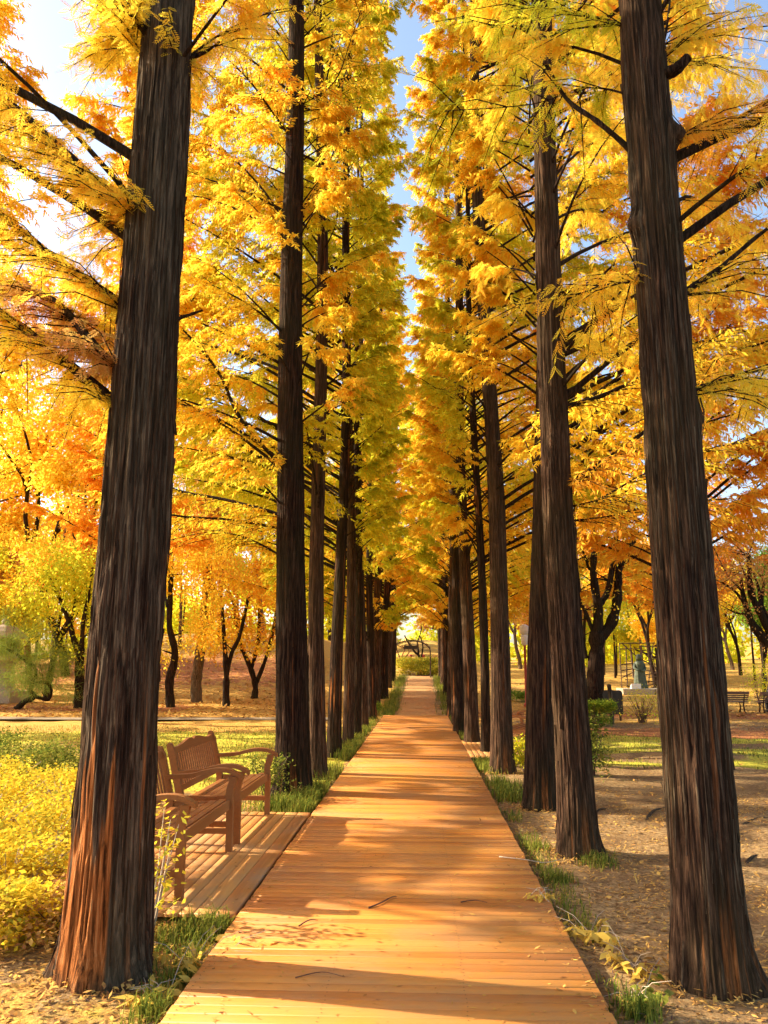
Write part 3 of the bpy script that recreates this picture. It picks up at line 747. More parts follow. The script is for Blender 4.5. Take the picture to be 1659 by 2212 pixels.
# ------------------------------------------------------------------ other trees, measured limb by limb
def hit(px, py, y0=3.0, y1=120.0):
    """where the ground is seen at (px, py)"""
    Y = y0
    while Y < y1:
        p = at(px, py, Y)
        if p.z <= tz(p.x, p.y): return p
        Y += .1
    return at(px, py, y1)
def smooth_path(pts, k=5):
    P = [Vector(p) for p in pts]; Q = []
    for i in range(len(P)-1):
        a, b, c, d = P[max(i-1, 0)], P[i], P[i+1], P[min(i+2, len(P)-1)]
        for j in range(k):
            t = j/k; Q.append(.5*((2*b) + (c-a)*t + (2*a-5*b+4*c-d)*t*t + (3*b-a-3*c+d)*t**3))
    return Q + [P[-1]]
def limb_tree(name, label, cat, base, limbs, mat, leafmat=None, leaf=(.10, .06), nleaf=900, clump=.7, seed=1, group=None, extra=(), trunk_n=1):
    """limbs: list of (points world, r0, r1); first ones are the stem"""
    rng = np.random.default_rng(seed)
    t = thing(name, label, cat, base, 0, group); inv = Vector(base)
    m = MB(); tips = []
    for k, (pts, r0, r1) in enumerate(limbs):
        Q = [q-inv for q in smooth_path(pts)]; n = len(Q)
        m.tube(Q, [(r0*(1-i/(n-1)) + r1*i/(n-1))*(1+.08*rng.normal()*(i > 0)) * (1.25 if (k == 0 and i == 0) else 1) for i in range(n)], 10)
        tips.append(Q[-1])
        if k >= trunk_n or len(limbs) == 1:
            for q in range(5):
                i = rng.integers(n//3, n); d = Vector(rng.normal(0, 1, 3)); d.z = abs(d.z)*.8; d = d.normalized()*rng.uniform(.5, 1.3)
                b = Q[i]; m.tube([b, b+d*.5+Vector((0, 0, .05)), b+d], [max(.012, r1*.5), .01, .004], 4, False); tips.append(b+d)
    m.build('trunk', M[mat], t, True)
    if leafmat:
        c = [tuple(q) for q in tips] + [tuple(Vector(e)-inv) for e in extra]
        cs = []; rs = []
        for q in c:
            for _ in range(3): cs.append(tuple(np.array(q)+rng.normal(0, clump*.6, 3)*np.array([1, 1, .6]))); rs.append(clump*rng.uniform(.4, 1.0))
        f = link('foliage', leaf_mesh('foliage', blob_parts(rng, cs, rs, nleaf/len(cs)*3/ max(.3, clump**1.6), *leaf), M[leafmat]), t)
    return t
def U(x0, y0, s):                      # enlarged crop -> photograph units
    return lambda u, v: ((x0+u/s)*.7373, (y0+v/s)*.7373)
def line(cv, Y, pts, dy=0.0):
    n = len(pts); return [at(*cv(u, v), Y + dy*i) for i, (u, v) in enumerate(pts)]

c6 = U(1650, 1500, 4.424); Yp = 22.4; pb = at(1285, 1562, Yp); pb.z = tz(pb.x, pb.y)
limb_tree('plane_tree', 'old dark tree with thick bare forked limbs between the right hand trunks', 'tree', pb, [
    ([pb - Vector((0, 0, .1)), at(1284, 1500, Yp), at(1288, 1430, Yp), at(1290, 1365, Yp)], .27, .22),
    (line(c6, Yp, [(440, 1620), (455, 1250), (430, 1100), (390, 800), (400, 500), (390, 230)], -.06), .15, .07),
    (line(c6, Yp, [(455, 1200), (560, 1070), (615, 850), (650, 600), (690, 270)], .06), .11, .06),
    (line(c6, Yp, [(450, 1640), (610, 1470), (690, 1200), (715, 850), (740, 650), (850, 470), (940, 360)], .04), .17, .06),
    (line(c6, Yp, [(735, 700), (765, 520), (785, 400)], .1), .07, .05),
    (line(c6, Yp, [(770, 680), (900, 600), (1075, 510)], .1), .05, .03),
    (line(c6, Yp, [(390, 1560), (300, 1330), (240, 1200), (150, 980), (50, 840)], -.1), .06, .03),
    (line(c6, Yp, [(400, 770), (330, 720), (290, 600), (240, 470)], -.1), .05, .025),
    (line(c6, Yp, [(300, 1900), (270, 1700), (275, 1450), (290, 1250)], .0), .06, .03)], 'bark_dark', 'gold', (.10, .05), 420, .5, 301)

c7 = U(2000, 1500, 4.424); Yq = 25.5; qb = at(1745, 1556, Yq); qb.z = tz(qb.x, qb.y)
limb_tree('spreading_tree', 'dark bare spreading tree leaning in at the right edge', 'tree', qb, [
    ([qb - Vector((0, 0, .1)), at(1735, 1480, Yq), at(1700, 1420, Yq), at(1662, 1385, Yq)], .26, .19),
    (line(c7, Yq, [(1130, 1760), (980, 1560), (880, 1400), (815, 1200), (770, 1000), (750, 800)], .05), .16, .04),
    (line(c7, Yq, [(1160, 1640), (1020, 1330), (910, 1120), (870, 900), (860, 600), (850, 540)], -.05), .14, .05),
    (line(c7, Yq, [(880, 1400), (800, 1330), (700, 1310), (590, 1260)], .1), .05, .02),
    (line(c7, Yq, [(830, 1250), (700, 1050), (520, 920), (310, 840)], -.1), .05, .015),
    (line(c7, Yq, [(1000, 1300), (1000, 1100), (960, 900), (900, 750)], .1), .07, .02),
    (line(c7, Yq, [(1150, 1450), (1030, 1200), (1050, 900), (980, 800)], .2), .08, .02),
    (line(c7, Yq, [(770, 1020), (650, 900), (560, 780), (400, 460)], .2), .05, .012),
    (line(c7, Yq, [(860, 950), (760, 700), (690, 560)], .2), .04, .012)], 'bark_dark', 'rust', (.09, .05), 3000, .8, 302)

c2 = U(0, 1750, 5.53); tb = hit(172, 1530)
limb_tree('forked_tree', 'dark forked tree seen left of the nearest trunk', 'tree', tb, [
    ([tb - Vector((0, 0, .1))] + line(c2, tb.y, [(1285, 1700), (1290, 1300), (1290, 780)]), .22, .15),
    (line(c2, tb.y, [(1280, 900), (1200, 700), (1120, 400), (1040, 200), (960, 0), (700, -500)], .05), .12, .05),
    (line(c2, tb.y, [(1120, 380), (1170, 300), (1200, 150), (1215, -20), (1180, -500)], .1), .06, .03),
    (line(c2, tb.y, [(1310, 900), (1330, 700), (1350, 400), (1400, 130), (1440, 0), (1500, -500)], -.05), .10, .04)], 'bark_dark', 'lime', (.14, .08), 4200, 1.1, 303,
    extra=[at(150, 1250, tb.y), at(110, 1200, tb.y), at(190, 1300, tb.y+1), at(60, 1230, tb.y)])
rb = hit(68, 1440, 30); rb.y = 36; rb = at(68, 1425, 36.0); rb.z = tz(rb.x, rb.y)
limb_tree('red_pine', 'leaning red barked pine in the background at the left', 'tree', rb, [
    ([rb] + line(c2, 36.0, [(440, 560), (510, 350), (525, 190), (430, 80), (385, -50), (360, -400)]), .16, .08)], 'bark_red', 'gold', (.16, .09), 2500, 1.3, 304,
    extra=[at(60, 1200, 36), at(20, 1150, 36), at(100, 1180, 37)])
cb = hit(36, 1532)
limb_tree('crooked_pine', 'low crooked pine with wide green boughs beside the stone lantern', 'tree', cb, [
    ([cb] + line(c2, cb.y, [(400, 1690), (545, 1620), (495, 1500), (530, 1380), (580, 1200), (500, 1050)]), .11, .05),
    (line(c2, cb.y, [(550, 1600), (690, 1640), (800, 1640), (835, 1490), (740, 1370), (560, 1390)], .03), .06, .03),
    (line(c2, cb.y, [(500, 1100), (300, 950), (100, 830)], -.1), .05, .03)], 'bark_dark', 'pine', (.22, .012), 9000, .55, 305,
    extra=[at(a, b, cb.y+c) for a, b, c in ((20, 1400, 0), (70, 1380, .3), (110, 1400, 0), (140, 1420, -.3), (60, 1430, -.4), (160, 1440, .2), (100, 1460, -.2), (60, 1490, 0), (150, 1480, .3), (125, 1440, -.3), (10, 1440, 0))])
c4 = U(0, 1400, 1.843)
HT = [('curved_tree', 'dark curved young tree at the foot of the leaf covered slope', (369, 1528), [[(915, 1100), (940, 1000), (942, 920), (915, 800), (920, 620), (925, 400)]], .17, .09, 'bark_dark'),
      ('straight_tree', 'pale brown straight trunk leaning slightly right on the slope', (425, 1517), [[(1060, 1100), (1078, 960), (1090, 850), (1110, 650), (1130, 400)]], .23, .15, 'bark_pale'),
      ('forked_tree', 'small dark tree forking low on the slope, right of the pale trunk', (489, 1526), [[(1220, 1160), (1222, 1050), (1212, 900), (1200, 700)], [(1222, 1080), (1250, 950), (1295, 850), (1340, 650)]], .15, .06, 'bark_dark'),
      ('forked_tree', 'dark tree splitting into a wide fork beside the second left trunk', (549, 1508), [[(1378, 1120), (1350, 1020), (1300, 900), (1260, 700)], [(1378, 1120), (1440, 960), (1490, 740), (1500, 500)], [(1355, 1030), (1395, 880), (1400, 600)]], .15, .06, 'bark_dark')]
for i, (nm, lb, b, ls, r0, r1, mt) in enumerate(HT):
    p = hit(*b); L = []
    for k, l in enumerate(ls):
        pts = line(c4, p.y, l, .05*k); L.append((([p - Vector((0, 0, .08))] + pts) if k == 0 else pts, r0 if k == 0 else r0*.6, r1))
    limb_tree(nm, lb, 'tree', p, L, mt, 'orange' if i % 2 else 'gold', (.15, .08), 2600, 1.1, 310+i, extra=[at(b[0]+dx, 1180+dy, p.y) for dx, dy in ((0, 0), (40, 40), (-40, 60))])

# background wood: shared meshes of three kinds of small trees
def wood_variant(seed, H, spread, nleaf, leaf, base_h):
    rng = np.random.default_rng(seed); m = MB(); tips = []
    def grow(p, d, L, r, lev):
        n = 4; Q = [p]
        for i in range(n):
            d = (d + Vector(rng.normal(0, .13, 3)) + Vector((0, 0, .05))).normalized(); Q.append(Q[-1] + d*L/n)
        m.tube(Q, [r*(1-.35*i/n) for i in range(n+1)], 6, False)
        if lev >= 3: tips.append(tuple(Q[-1])); tips.append(tuple(Q[2])); return
        for k in range(3 if lev else 4):
            dd = (d + Vector(rng.normal(0, spread, 3))).normalized(); dd.z = abs(dd.z)*.8+.15; dd.normalize()
            grow(Q[-1 if k < 2 else -2], dd, L*rng.uniform(.55, .8), r*.58, lev+1)
    grow(Vector((0, 0, -.2)), Vector((0, 0, 1)), base_h, .17, 0)
    me = m.mesh('trunk', M['bark_dark'], True)
    fo = leaf_mesh('foliage', blob_parts(rng, tips, [rng.uniform(.5, 1.1)*H/9 for _ in tips], nleaf/len(tips), *leaf), M['gold'])
    return me, fo
WV = [wood_variant(401, 9, .55, 16000, (.20, .13), 3.6), wood_variant(402, 10, .45, 16000, (.20, .13), 4.6), wood_variant(403, 8, .7, 16000, (.20, .13), 2.6)]
rng = np.random.default_rng(77); random.seed(77)
cols = ['lime', 'gold', 'lime', 'orange', 'gold', 'lime', 'rust']
colname = {'lime': 'yellow green', 'gold': 'golden yellow', 'orange': 'orange', 'rust': 'rusty brown', 'green': 'dark green'}
spots = []
def add_spots(n, x0, x1, y0, y1, dmin, f):
    c = 0; t = 0
    while c < n and t < 4000:
        t += 1; x = random.uniform(x0, x1); y = random.uniform(y0, y1)
        if f(x, y) and all((x-a)**2 + (y-b)**2 > dmin**2 for a, b, _ in spots): spots.append((x, y, 0)); c += 1
add_spots(22, -48, -6, 42, 80, 4.5, lambda x, y: x < -.12*y)
add_spots(8, -26, -13, 31, 42, 4.5, lambda x, y: x < -.40*y)
add_spots(26, 7, 62, 48, 90, 4.5, lambda x, y: x > .13*y)
add_spots(10, -14, 14, 66, 95, 5.0, lambda x, y: abs(x) > 2)
spots.append((16.5, 36, 1)); spots.append((21, 41, 1)); spots.append((18.5, 44.5, 1)); spots.append((25, 48, 1))
for i, (x, y, g) in enumerate(spots):
    tr, fo = WV[i % 3]; cl = 'green' if g else cols[i % len(cols)]
    side = 'left' if x < 0 else 'right'
    t = thing('background_tree', '%s leaved tree in the wood behind the %s hand redwoods' % (colname[cl], side) if not g else 'dark green leaved tree behind the slatted benches at the right', 'tree', (x, y, tz(x, y)), random.uniform(0, 6.28), 'green trees behind the right hand benches' if g else '%s trees of the %s background wood' % (colname[cl], side), random.uniform(.85, 1.35) if not g else random.uniform(.6, .8))
    a = link('trunk', tr, t); b = link('foliage', fo, t)
    if i % 4 == 1: own_mat(a, M['bark_pale'])
    own_mat(b, M[cl])
# slim pale trunks of the wood
def thin_wood():
    for i in range(34):
        if i < 22: x = random.uniform(9, 34); y = random.uniform(50, 66); side = 'right'
        else: x = random.uniform(-34, -9); y = random.uniform(40, 60); side = 'left'
        m = MB(); h = random.uniform(6, 9); lx = random.uniform(-.5, .5); r = random.uniform(.07, .14)
        Q = smooth_path([(0, 0, -.2), (lx*.3, 0, h*.35), (lx*.2+random.uniform(-.2, .2), .1, h*.7), (lx, .2, h)])
        m.tube(Q, [r*(1-.6*k/(len(Q)-1)) for k in range(len(Q))], 7)
        t = thing('slim_tree', 'slim pale stemmed tree in the wood on the %s' % side, 'tree', (x, y, tz(x, y)), 0, 'slim pale stems of the %s wood' % side)
        m.build('trunk', M['bark_pale'] if i % 3 else M['bark_dark'], t, True)
        rg = np.random.default_rng(900+i); cs = [(lx+rg.normal(0, .8), rg.normal(0, .8), h*rg.uniform(.6, 1.05)) for _ in range(9)]
        link('foliage', leaf_mesh('foliage', blob_parts(rg, cs, [rg.uniform(.5, 1.0) for _ in cs], 90, .18, .11), M['lime' if i % 2 else 'gold']), t)
thin_wood()
# far-off wood that reads as one mass
def far_wood():
    rg = np.random.default_rng(5); cs = []; rs = []
    for i in range(420):
        a = rg.uniform(-1.15, 1.15); d = rg.uniform(88, 125); x = d*math.sin(a); y = d*math.cos(a)
        if abs(x) < 5 and y < 120: continue
        h = rg.uniform(0, 11)*(1 if abs(x) > 12 else .5); cs.append((x, y, tz(x, y)+h)); rs.append(rg.uniform(2.0, 3.6))
    me = leaf_mesh('distant_wood', blob_parts(rg, cs, rs, 38, .9, .6), M['lime'])
    tag(link('distant_wood', me), kind='stuff', label='far wood of yellow green trees filling the background')
far_wood()

# ------------------------------------------------------------------ shrubs and small plants
def shrub(name, label, x, y, w_, h, n, leaf, mat, seed, group=None, cat='shrub', stems=14, z0=None, low=.0, flat=False, bark='stick'):
    rg = np.random.default_rng(seed); t = thing(name, label, cat, (x, y, tz(x, y) if z0 is None else z0), 0, group)
    m = MB()
    for i in range(stems):
        a = rg.uniform(0, 2*PI); r = rg.uniform(.2, 1)*w_*.5; hh = h*rg.uniform(.6, .98)
        m.tube([(rg.normal(0, .05*w_), rg.normal(0, .05*w_), -.03), (r*.5*math.cos(a), r*.5*math.sin(a), hh*.55), (r*math.cos(a), r*math.sin(a), hh)], [.008, .005, .002], 4, False)
    m.build('stems', M[bark], t)
    if flat:
        P = np.stack([rg.uniform(-.5, .5, n)*w_, rg.uniform(-.3, .3, n)*w_, h*(low+(1-low)*rg.random(n)**.6)], -1)
        P[:, 2] += .04*rg.normal(0, 1, n)
    else:
        nc = 26; c = np.stack([rg.uniform(-.42, .42, nc)*w_, rg.uniform(-.42, .42, nc)*w_, h*(low+(1-low)*rg.uniform(.15, .92, nc))], -1)
        k = rg.integers(0, nc, n); P = c[k] + rg.normal(0, .11, (n, 3))*np.array([w_, w_, h*.9])
        P[:, 2] = np.clip(P[:, 2], .01, h*1.12)
    D = rg.normal(0, 1, (n, 3)); D[:, 2] = D[:, 2]*.5 + .1
    link('foliage', leaf_mesh('foliage', [diamonds(P, D, leaf[0]*rg.uniform(.6, 1.3, n), leaf[1]*rg.uniform(.7, 1.2, n), rg, 1.4, .1)], M[mat]), t)
    return t
YS = [(-2.5, 4.85, .7, .36), (-2.72, 5.45, .85, .46), (-3.35, 5.75, .9, .44), (-2.95, 6.45, 1.0, .46), (-3.75, 6.9, 1.0, .50), (-3.35, 7.8, 1.1, .46), (-4.3, 8.1, 1.1, .52), (-4.05, 9.2, 1.2, .42), (-5.0, 9.4, 1.2, .48)]
for i, (x, y, w_, h) in enumerate(YS):
    shrub('yellow_shrub', 'yellow leaved shrub in the bed left of the nearest trunk', x, y, w_, h, 3600, (.042, .028), 'shrub', 500+i, 'yellow shrubs of the left bed', stems=26, bark='paletwig')
for i, (x, y) in enumerate([(-4.6, 10.6), (-5.6, 10.9), (-6.6, 11.6)]):
    shrub('green_shrub', 'low green leaved shrub behind the yellow shrubs', x, y, 1.4, .62, 3600, (.05, .03), 'grass', 520+i, 'green shrubs behind the yellow bed', stems=12)
shrub('weed_clump', 'low brownish yellow weeds at the foot of the nearest left trunk', -2.15, 4.95, .8, .28, 1500, (.04, .025), 'litter', 531, cat='plant')
shrub('small_shrub', 'small green shrub against the foot of the tree behind the benches', -1.78, 9.55, .55, .55, 1500, (.04, .022), 'grass', 532)
shrub('sapling', 'thin sapling with yellow leaves in front of the near bench leg', -1.60, 5.02, .34, .72, 190, (.055, .03), 'shrub', 533, cat='plant', stems=7, bark='paletwig')
shrub('clipped_shrub', 'flat topped clipped green shrub before the old forked tree', *at(1283, 1560, 20.2).xy, 1.05, .58, 5200, (.05, .03), 'hedge', 534, flat=True, low=.62, stems=24, z0=0.1)
shrub('ivy_clump', 'dark green ivy heaped round the foot of the old forked tree', *at(1283, 1560, 21.6).xy, .8, .62, 2600, (.05, .035), 'green', 535, cat='plant')
shrub('thin_shrub', 'sparse twiggy green shrub right of the clipped shrub', *at(1388, 1560, 23.0).xy, 1.3, .95, 1300, (.05, .025), 'lime', 536, stems=34)
shrub('leafy_shrub', 'bright yellow green shrub behind the second right trunk', 2.48, 12.1, .62, .85, 2400, (.06, .03), 'grass', 537, stems=20)
shrub('leafy_shrub', 'yellow green undergrowth between the bench platform and the third right trunk', 1.62, 12.6, .5, .5, 1400, (.05, .028), 'lime', 538, stems=14)
shrub('round_hedge', 'rounded yellow green hedge closing the path beyond the arch', .1, 51.5, 2.9, 1.0, 9000, (.12, .08), 'limehedge', 539, stems=10)
shrub('low_hedge', 'small dark hedge on the lawn seen right of the red bench', *at(1130, 1482, 33).xy, 1.4, .45, 2500, (.07, .05), 'green', 540, stems=6)
shrub('green_shrub', 'small clipped shrub in the left row where the boards end', -1.62, 26.4, .7, .45, 2500, (.05, .03), 'hedge', 541)
shrub('green_shrub', 'bright small shrub in the right row where the boards end', 1.15, 26.9, .5, .5, 1800, (.05, .03), 'grass', 542)
shrub('thin_shrub', 'spindly green shrub among the trunks at the far right', *at(1640, 1500, 33).xy, 1.0, 1.6, 900, (.09, .05), 'lime', 543, stems=16)

def weed(name, label, x, y, w_, h, n, mat, seed, Lf=.10, Wf=.035, z0=None):
    rg = np.random.default_rng(seed); t = thing(name, label, 'plant', (x, y, tz(x, y) if z0 is None else z0))
    m = MB(); parts = []
    for i in range(n):
        a = rg.uniform(0, 2*PI); d = np.array([math.cos(a), math.sin(a), rg.uniform(.1, .9)]); L = h*rg.uniform(.6, 1.2)
        b = np.array([rg.normal(0, .12*w_), rg.normal(0, .12*w_), .0]); e = b + d*L
        m.tube([tuple(b), tuple(b+d*L*.5+np.array([0, 0, .03])), tuple(e)], [.003, .002, .001], 3, False)
        parts.append(sprays_on(b[None]+d[None]*L*.15, unit(d)[None], np.array([L*.9]), rg, 12, Lf, Wf, False, .25))
    m.build('stems', M['paletwig'], t); link('foliage', leaf_mesh('foliage', parts, M[mat]), t); return t
weed('dry_fern', 'yellowed withered fern on the deck edge right of the nearest left trunk', -1.20, 4.62, .5, .26, 10, 'dry', 551)
weed('dry_fern', 'brown curled fern at the very foot of the nearest left trunk', -1.27, 4.12, .35, .20, 8, 'dry', 552)
weed('dry_fern', 'yellowing fern beside the right edge of the boards', .98, 5.15, .4, .24, 9, 'dry', 553)
weed('dry_fern', 'fallen yellow spray lying on the right deck edge', .78, 5.6, .3, .16, 5, 'dry', 554, .06, .02, .065)
weed('green_weed', 'bright green weed sprouting at the right deck edge near the bottom', 1.02, 4.22, .2, .18, 8, 'grass', 555, .06, .035)
weed('dry_fern', 'dry tan fern in the dirt between boards and nearest right trunk', 1.12, 4.6, .3, .18, 8, 'dry', 556)

# grass
def grass():
    rg = np.random.default_rng(9); P = []; Hh = []
    def strip(x, y0, y1, wd, n, h):
        yy = rg.uniform(y0, y1, n); cl = vn(yy*1.7, yy*0+x*3, seed=12); keep = rg.random(n) < sst(.25, .65, cl)
        xx = x + rg.normal(0, wd, n); P.append(np.stack([xx, yy], -1)[keep]); Hh.append((h*rg.uniform(.4, 1.1, n))[keep])
    def tuft(x, y, r, n, h): P.append(np.stack([rg.normal(x, r, n), rg.normal(y, r, n)], -1)); Hh.append(h*rg.uniform(.4, 1.1, n))
    tuft(-1.24, 5.04, .10, 620, .17); tuft(-1.45, 4.92, .09, 260, .12); tuft(-1.3, 4.7, .10, 200, .09); tuft(-1.22, 4.35, .06, 160, .10); tuft(-1.25, 8.9, .10, 650, .22); tuft(-1.5, 9.1, .12, 400, .24)
    tuft(-1.22, 3.95, .06, 200, .12); tuft(1.0, 6.35, .06, 220, .12); tuft(1.42, 6.9, .08, 260, .12); tuft(.98, 4.05, .05, 160, .14); tuft(1.0, 7.4, .06, 160, .1)
    strip(-1.27, 8.9, 16.5, .09, 6500, .24); strip(-1.33, 16.5, 25, .08, 2200, .2); strip(-1.05, 25, 47, .16, 4200, .30); strip(1.0, 25, 47, .16, 4200, .30)
    strip(.97, 3.4, 9.5, .06, 1500, .09); strip(1.05, 9.5, 13.8, .12, 2400, .17); strip(1.0, 17, 25, .10, 1500, .17); strip(-1.25, 3.2, 5.0, .05, 500, .1)
    strip(-1.6, 8.8, 11, .35, 1500, .14)
    n = 17000; x = rg.uniform(-11, -1.7, n); y = rg.uniform(10.5, 21, n); k = rg.random(n) < .75; P.append(np.stack([x, y], -1)[k]); Hh.append((.07*rg.uniform(.4, 1.2, n))[k])
    n = 9000; x = rg.uniform(1.6, 10, n); y = rg.uniform(11.5, 19, n); k = rg.random(n) < sst(.55, .8, vn(x*.45, y*.9, seed=8)); P.append(np.stack([x, y], -1)[k]); Hh.append((.07*rg.uniform(.4, 1.2, n))[k])
    P = np.concatenate(P); Hh = np.concatenate(Hh)
    ok = ~((P[:, 0] > -1.16) & (P[:, 0] < .85) & (P[:, 1] < 25)) & ~((P[:, 0] < -1.1) & (P[:, 0] > -2.65) & (P[:, 1] > 5.2) & (P[:, 1] < 8.7))
    P = P[ok]; Hh = Hh[ok]; n = len(P); z = terrain(P[:, 0], P[:, 1]); B = np.column_stack([P, z-.01])
    a = rg.uniform(0, 2*PI, n); d = np.stack([np.cos(a), np.sin(a), np.zeros(n)], -1); s = np.stack([-np.sin(a), np.cos(a), np.zeros(n)], -1)
    wd = np.where(P[:, 1] > 9, .006, .0035)[:, None]; H1 = Hh[:, None]; ln = rg.uniform(.15, .75, (n, 1))*H1
    V = np.stack([B-s*wd, B+s*wd, B+d*ln*.4+UP*H1*.65+s*wd*.7, B+d*ln*.4+UP*H1*.65-s*wd*.7, B+d*ln*1.1+UP*H1*(.95-.3*(ln/H1))], 1).reshape(-1, 3)
    i = np.arange(n)*5; F = np.concatenate([np.stack([i, i+1, i+2, i+3], -1), np.stack([i+3, i+2, i+4, i+4], -1)])
    F2 = F[:n]; T = np.stack([i+3, i+2, i+4], -1)
    me = bpy.data.meshes.new('grass'); me.vertices.add(len(V)); me.vertices.foreach_set('co', V.astype(np.float32).ravel())
    loops = np.concatenate([F2.ravel(), T.ravel()]).astype(np.int32); me.loops.add(len(loops)); me.loops.foreach_set('vertex_index', loops)
    me.polygons.add(2*n); me.polygons.foreach_set('loop_start', np.concatenate([np.arange(n)*4, n*4+np.arange(n)*3]).astype(np.int32))
    me.polygons.foreach_set('loop_total', np.concatenate([np.full(n, 4), np.full(n, 3)]).astype(np.int32))
    at_ = me.attributes.new('rnd', 'FLOAT', 'FACE'); r = rg.random(n); at_.data.foreach_set('value', np.concatenate([r, r]).astype(np.float32))
    me.materials.append(M['grass']); me.update(calc_edges=True)
    tag(link('grass', me), kind='stuff', label='green grass tufts along the deck edges and on the lawns')
grass()

# fallen leaves
def litter():
    rg = np.random.default_rng(19)
    def sheet(n, x0, x1, y0, y1, L, W, f=None, zoff=.008):
        x = rg.uniform(x0, x1, n); y = y0 + (y1-y0)*rg.random(n)**1.5
        k = ~((x > -1.15) & (x < .85) & (y < 25)) & ~((x < -1.1) & (x > -2.65) & (y > 5.2) & (y < 8.7))
        if f is not None: k &= rg.random(n) < f(x, y)
        x, y = x[k], y[k]; n = len(x); P = np.column_stack([x, y, terrain(x, y)+zoff+rg.random(n)*.012])
        D = rg.normal(0, 1, (n, 3)); D[:, 2] *= .25; return diamonds(P, D, L*rg.uniform(.4, 1.3, n), W*rg.uniform(.4, 1.2, n), rg, 2.2, .15)
    parts = [sheet(9000, -3.4, -1.1, 3.0, 9.0, .045, .022), sheet(14000, -9, -1.3, 5, 24, .06, .035), sheet(42000, .85, 4.6, 3.2, 10.5, .038, .011, lambda x, y: .12+.88*sst(.42, .72, .6*vn(x*2.2, y*2.2)+.4*vn(x*6, y*6, seed=4))), sheet(900, .85, 4.0, 3.2, 9.5, .075, .030),
             sheet(16000, .9, 12, 8, 26, .07, .035, lambda x, y: .25+.75*sst(14, 24, y)), sheet(22000, -26, -3, 24, 48, .16, .10), sheet(18000, 2, 34, 26, 62, .16, .10), sheet(3500, -2.0, 2.0, 25, 48, .07, .035, lambda x, y: (abs(x) > .8)*1.0+.12)]
    for (tx, ty, r) in ((-1.63, 4.37, .24), (1.45, 4.42, .20), (1.33, 7.19, .17), (1.32, 9.39, .17), (-1.55, 9.99, .2), (1.22, 12.46, .17)):
        n = 420; a = rg.uniform(0, 2*PI, n); d = r + np.abs(rg.normal(0, .11, n)); x = tx+d*np.cos(a); y = ty+d*np.sin(a); k = ~((x > -1.15) & (x < .85)); x, y, d = x[k], y[k], d[k]; n = len(x)
        P = np.column_stack([x, y, terrain(x, y)+.008+.05*np.exp(-(d-r)/.05)*rg.random(n)]); D = rg.normal(0, 1, (n, 3)); D[:, 2] *= .4
        parts.append(diamonds(P, D, .045*rg.uniform(.4, 1.3, n), .016*rg.uniform(.4, 1.4, n), rg, 1.6, .15))
    me = leaf_mesh('fallen_leaves', parts, M['litter']); tag(link('fallen_leaves', me), kind='stuff', label='brown and yellow fallen leaves covering the soil')
    n = 3000; x = rg.uniform(-1.12, .82, n); y = 3 + 21*rg.random(n)**1.6; k = rg.random(n) < .45 + .55*(np.abs(x+.15) > .7)
    P = np.column_stack([x, y, np.full(n, .064)])[k]; x2 = rg.uniform(-2.55, -1.15, 260); y2 = rg.uniform(5.25, 8.6, 260); P = np.concatenate([P, np.column_stack([x2, y2, np.full(260, .062)])])
    x3 = np.concatenate([rg.normal(-1.07, .05, 320), rg.normal(.78, .04, 260)]); y3 = 3+20*rg.random(580)**1.3; P = np.concatenate([P, np.column_stack([x3, y3, np.full(580, .063)])[(x3 > -1.12) & (x3 < .82)]])
    n = len(P); D = rg.normal(0, 1, (n, 3)); D[:, 2] = np.abs(D[:, 2])*.12
    me = leaf_mesh('fallen_leaves', [diamonds(P, D, .042*rg.uniform(.2, 1.3, n), .009*rg.uniform(.4, 2.2, n), rg, 4, .12)], M['litter'])
    tag(link('fallen_leaves', me), kind='stuff', label='scattered small dry leaves lying on the wooden boards')
litter()

def debris():
    rg = np.random.default_rng(29); n = 5200; x = np.concatenate([rg.uniform(.86, 5, n*2//3), rg.uniform(-3.2, -1.15, n//3)]); n = len(x); y = 3.2 + 8*rg.random(n)**1.4
    k = ~((x < -1.1) & (x > -2.65) & (y > 5.2) & (y < 8.7)) & (rg.random(n) < .25+.9*vn(x*2.2, y*2.2, seed=33)**1.5); x, y = x[k], y[k]; n = len(x)
    P = np.column_stack([x, y, terrain(x, y)+.006+.012*rg.random(n)]); D = rg.normal(0, 1, (n, 3)); D[:, 2] *= .12
    tag(link('twig_litter', leaf_mesh('twig_litter', [diamonds(P, D, rg.uniform(.02, .11, n), rg.uniform(.003, .008, n), rg, 2, .2)], M['stick'])), kind='stuff', label='tiny dark twigs strewn over the soil')
debris()

# twigs and roots
def twig(label, pts, r, mat='stick', name='twig', cat='twig'):
    m = MB(); b = Vector(pts[0]); Q = smooth_path(pts, 4); m.tube([q-b for q in Q], [r*(1-.6*i/(len(Q)-1)) for i in range(len(Q))], 6)
    o = m.build(name, M[mat], None, True); o.location = b; return tag(o, label, cat)
zt = .066
twig('thin dark stick lying in the middle of the boards', [tuple(g) for g in [(-.335, 5.35, zt), (-.26, 5.45, zt+.004), (-.20, 5.58, zt+.002), (-.165, 5.60, zt)]], .0055)
twig('short dark curved twig on the boards left of the centre', [(-.72, 4.98, zt), (-.67, 5.05, zt+.012), (-.62, 5.07, zt+.006)], .005)
twig('fine curved twig near the bottom of the boards', [(-.62, 4.2, zt), (-.5, 4.27, zt+.003), (-.38, 4.22, zt)], .003)
twig('pale thin twig reaching over the right deck edge', [(.62, 6.75, zt), (.80, 6.62, zt+.01), (.95, 6.6, .06), (1.1, 6.75, .05)], .005, 'paletwig')
twig('small brown twig on the boards at the right', [(.25, 5.5, zt), (.34, 5.53, zt+.004), (.42, 5.5, zt)], .004)
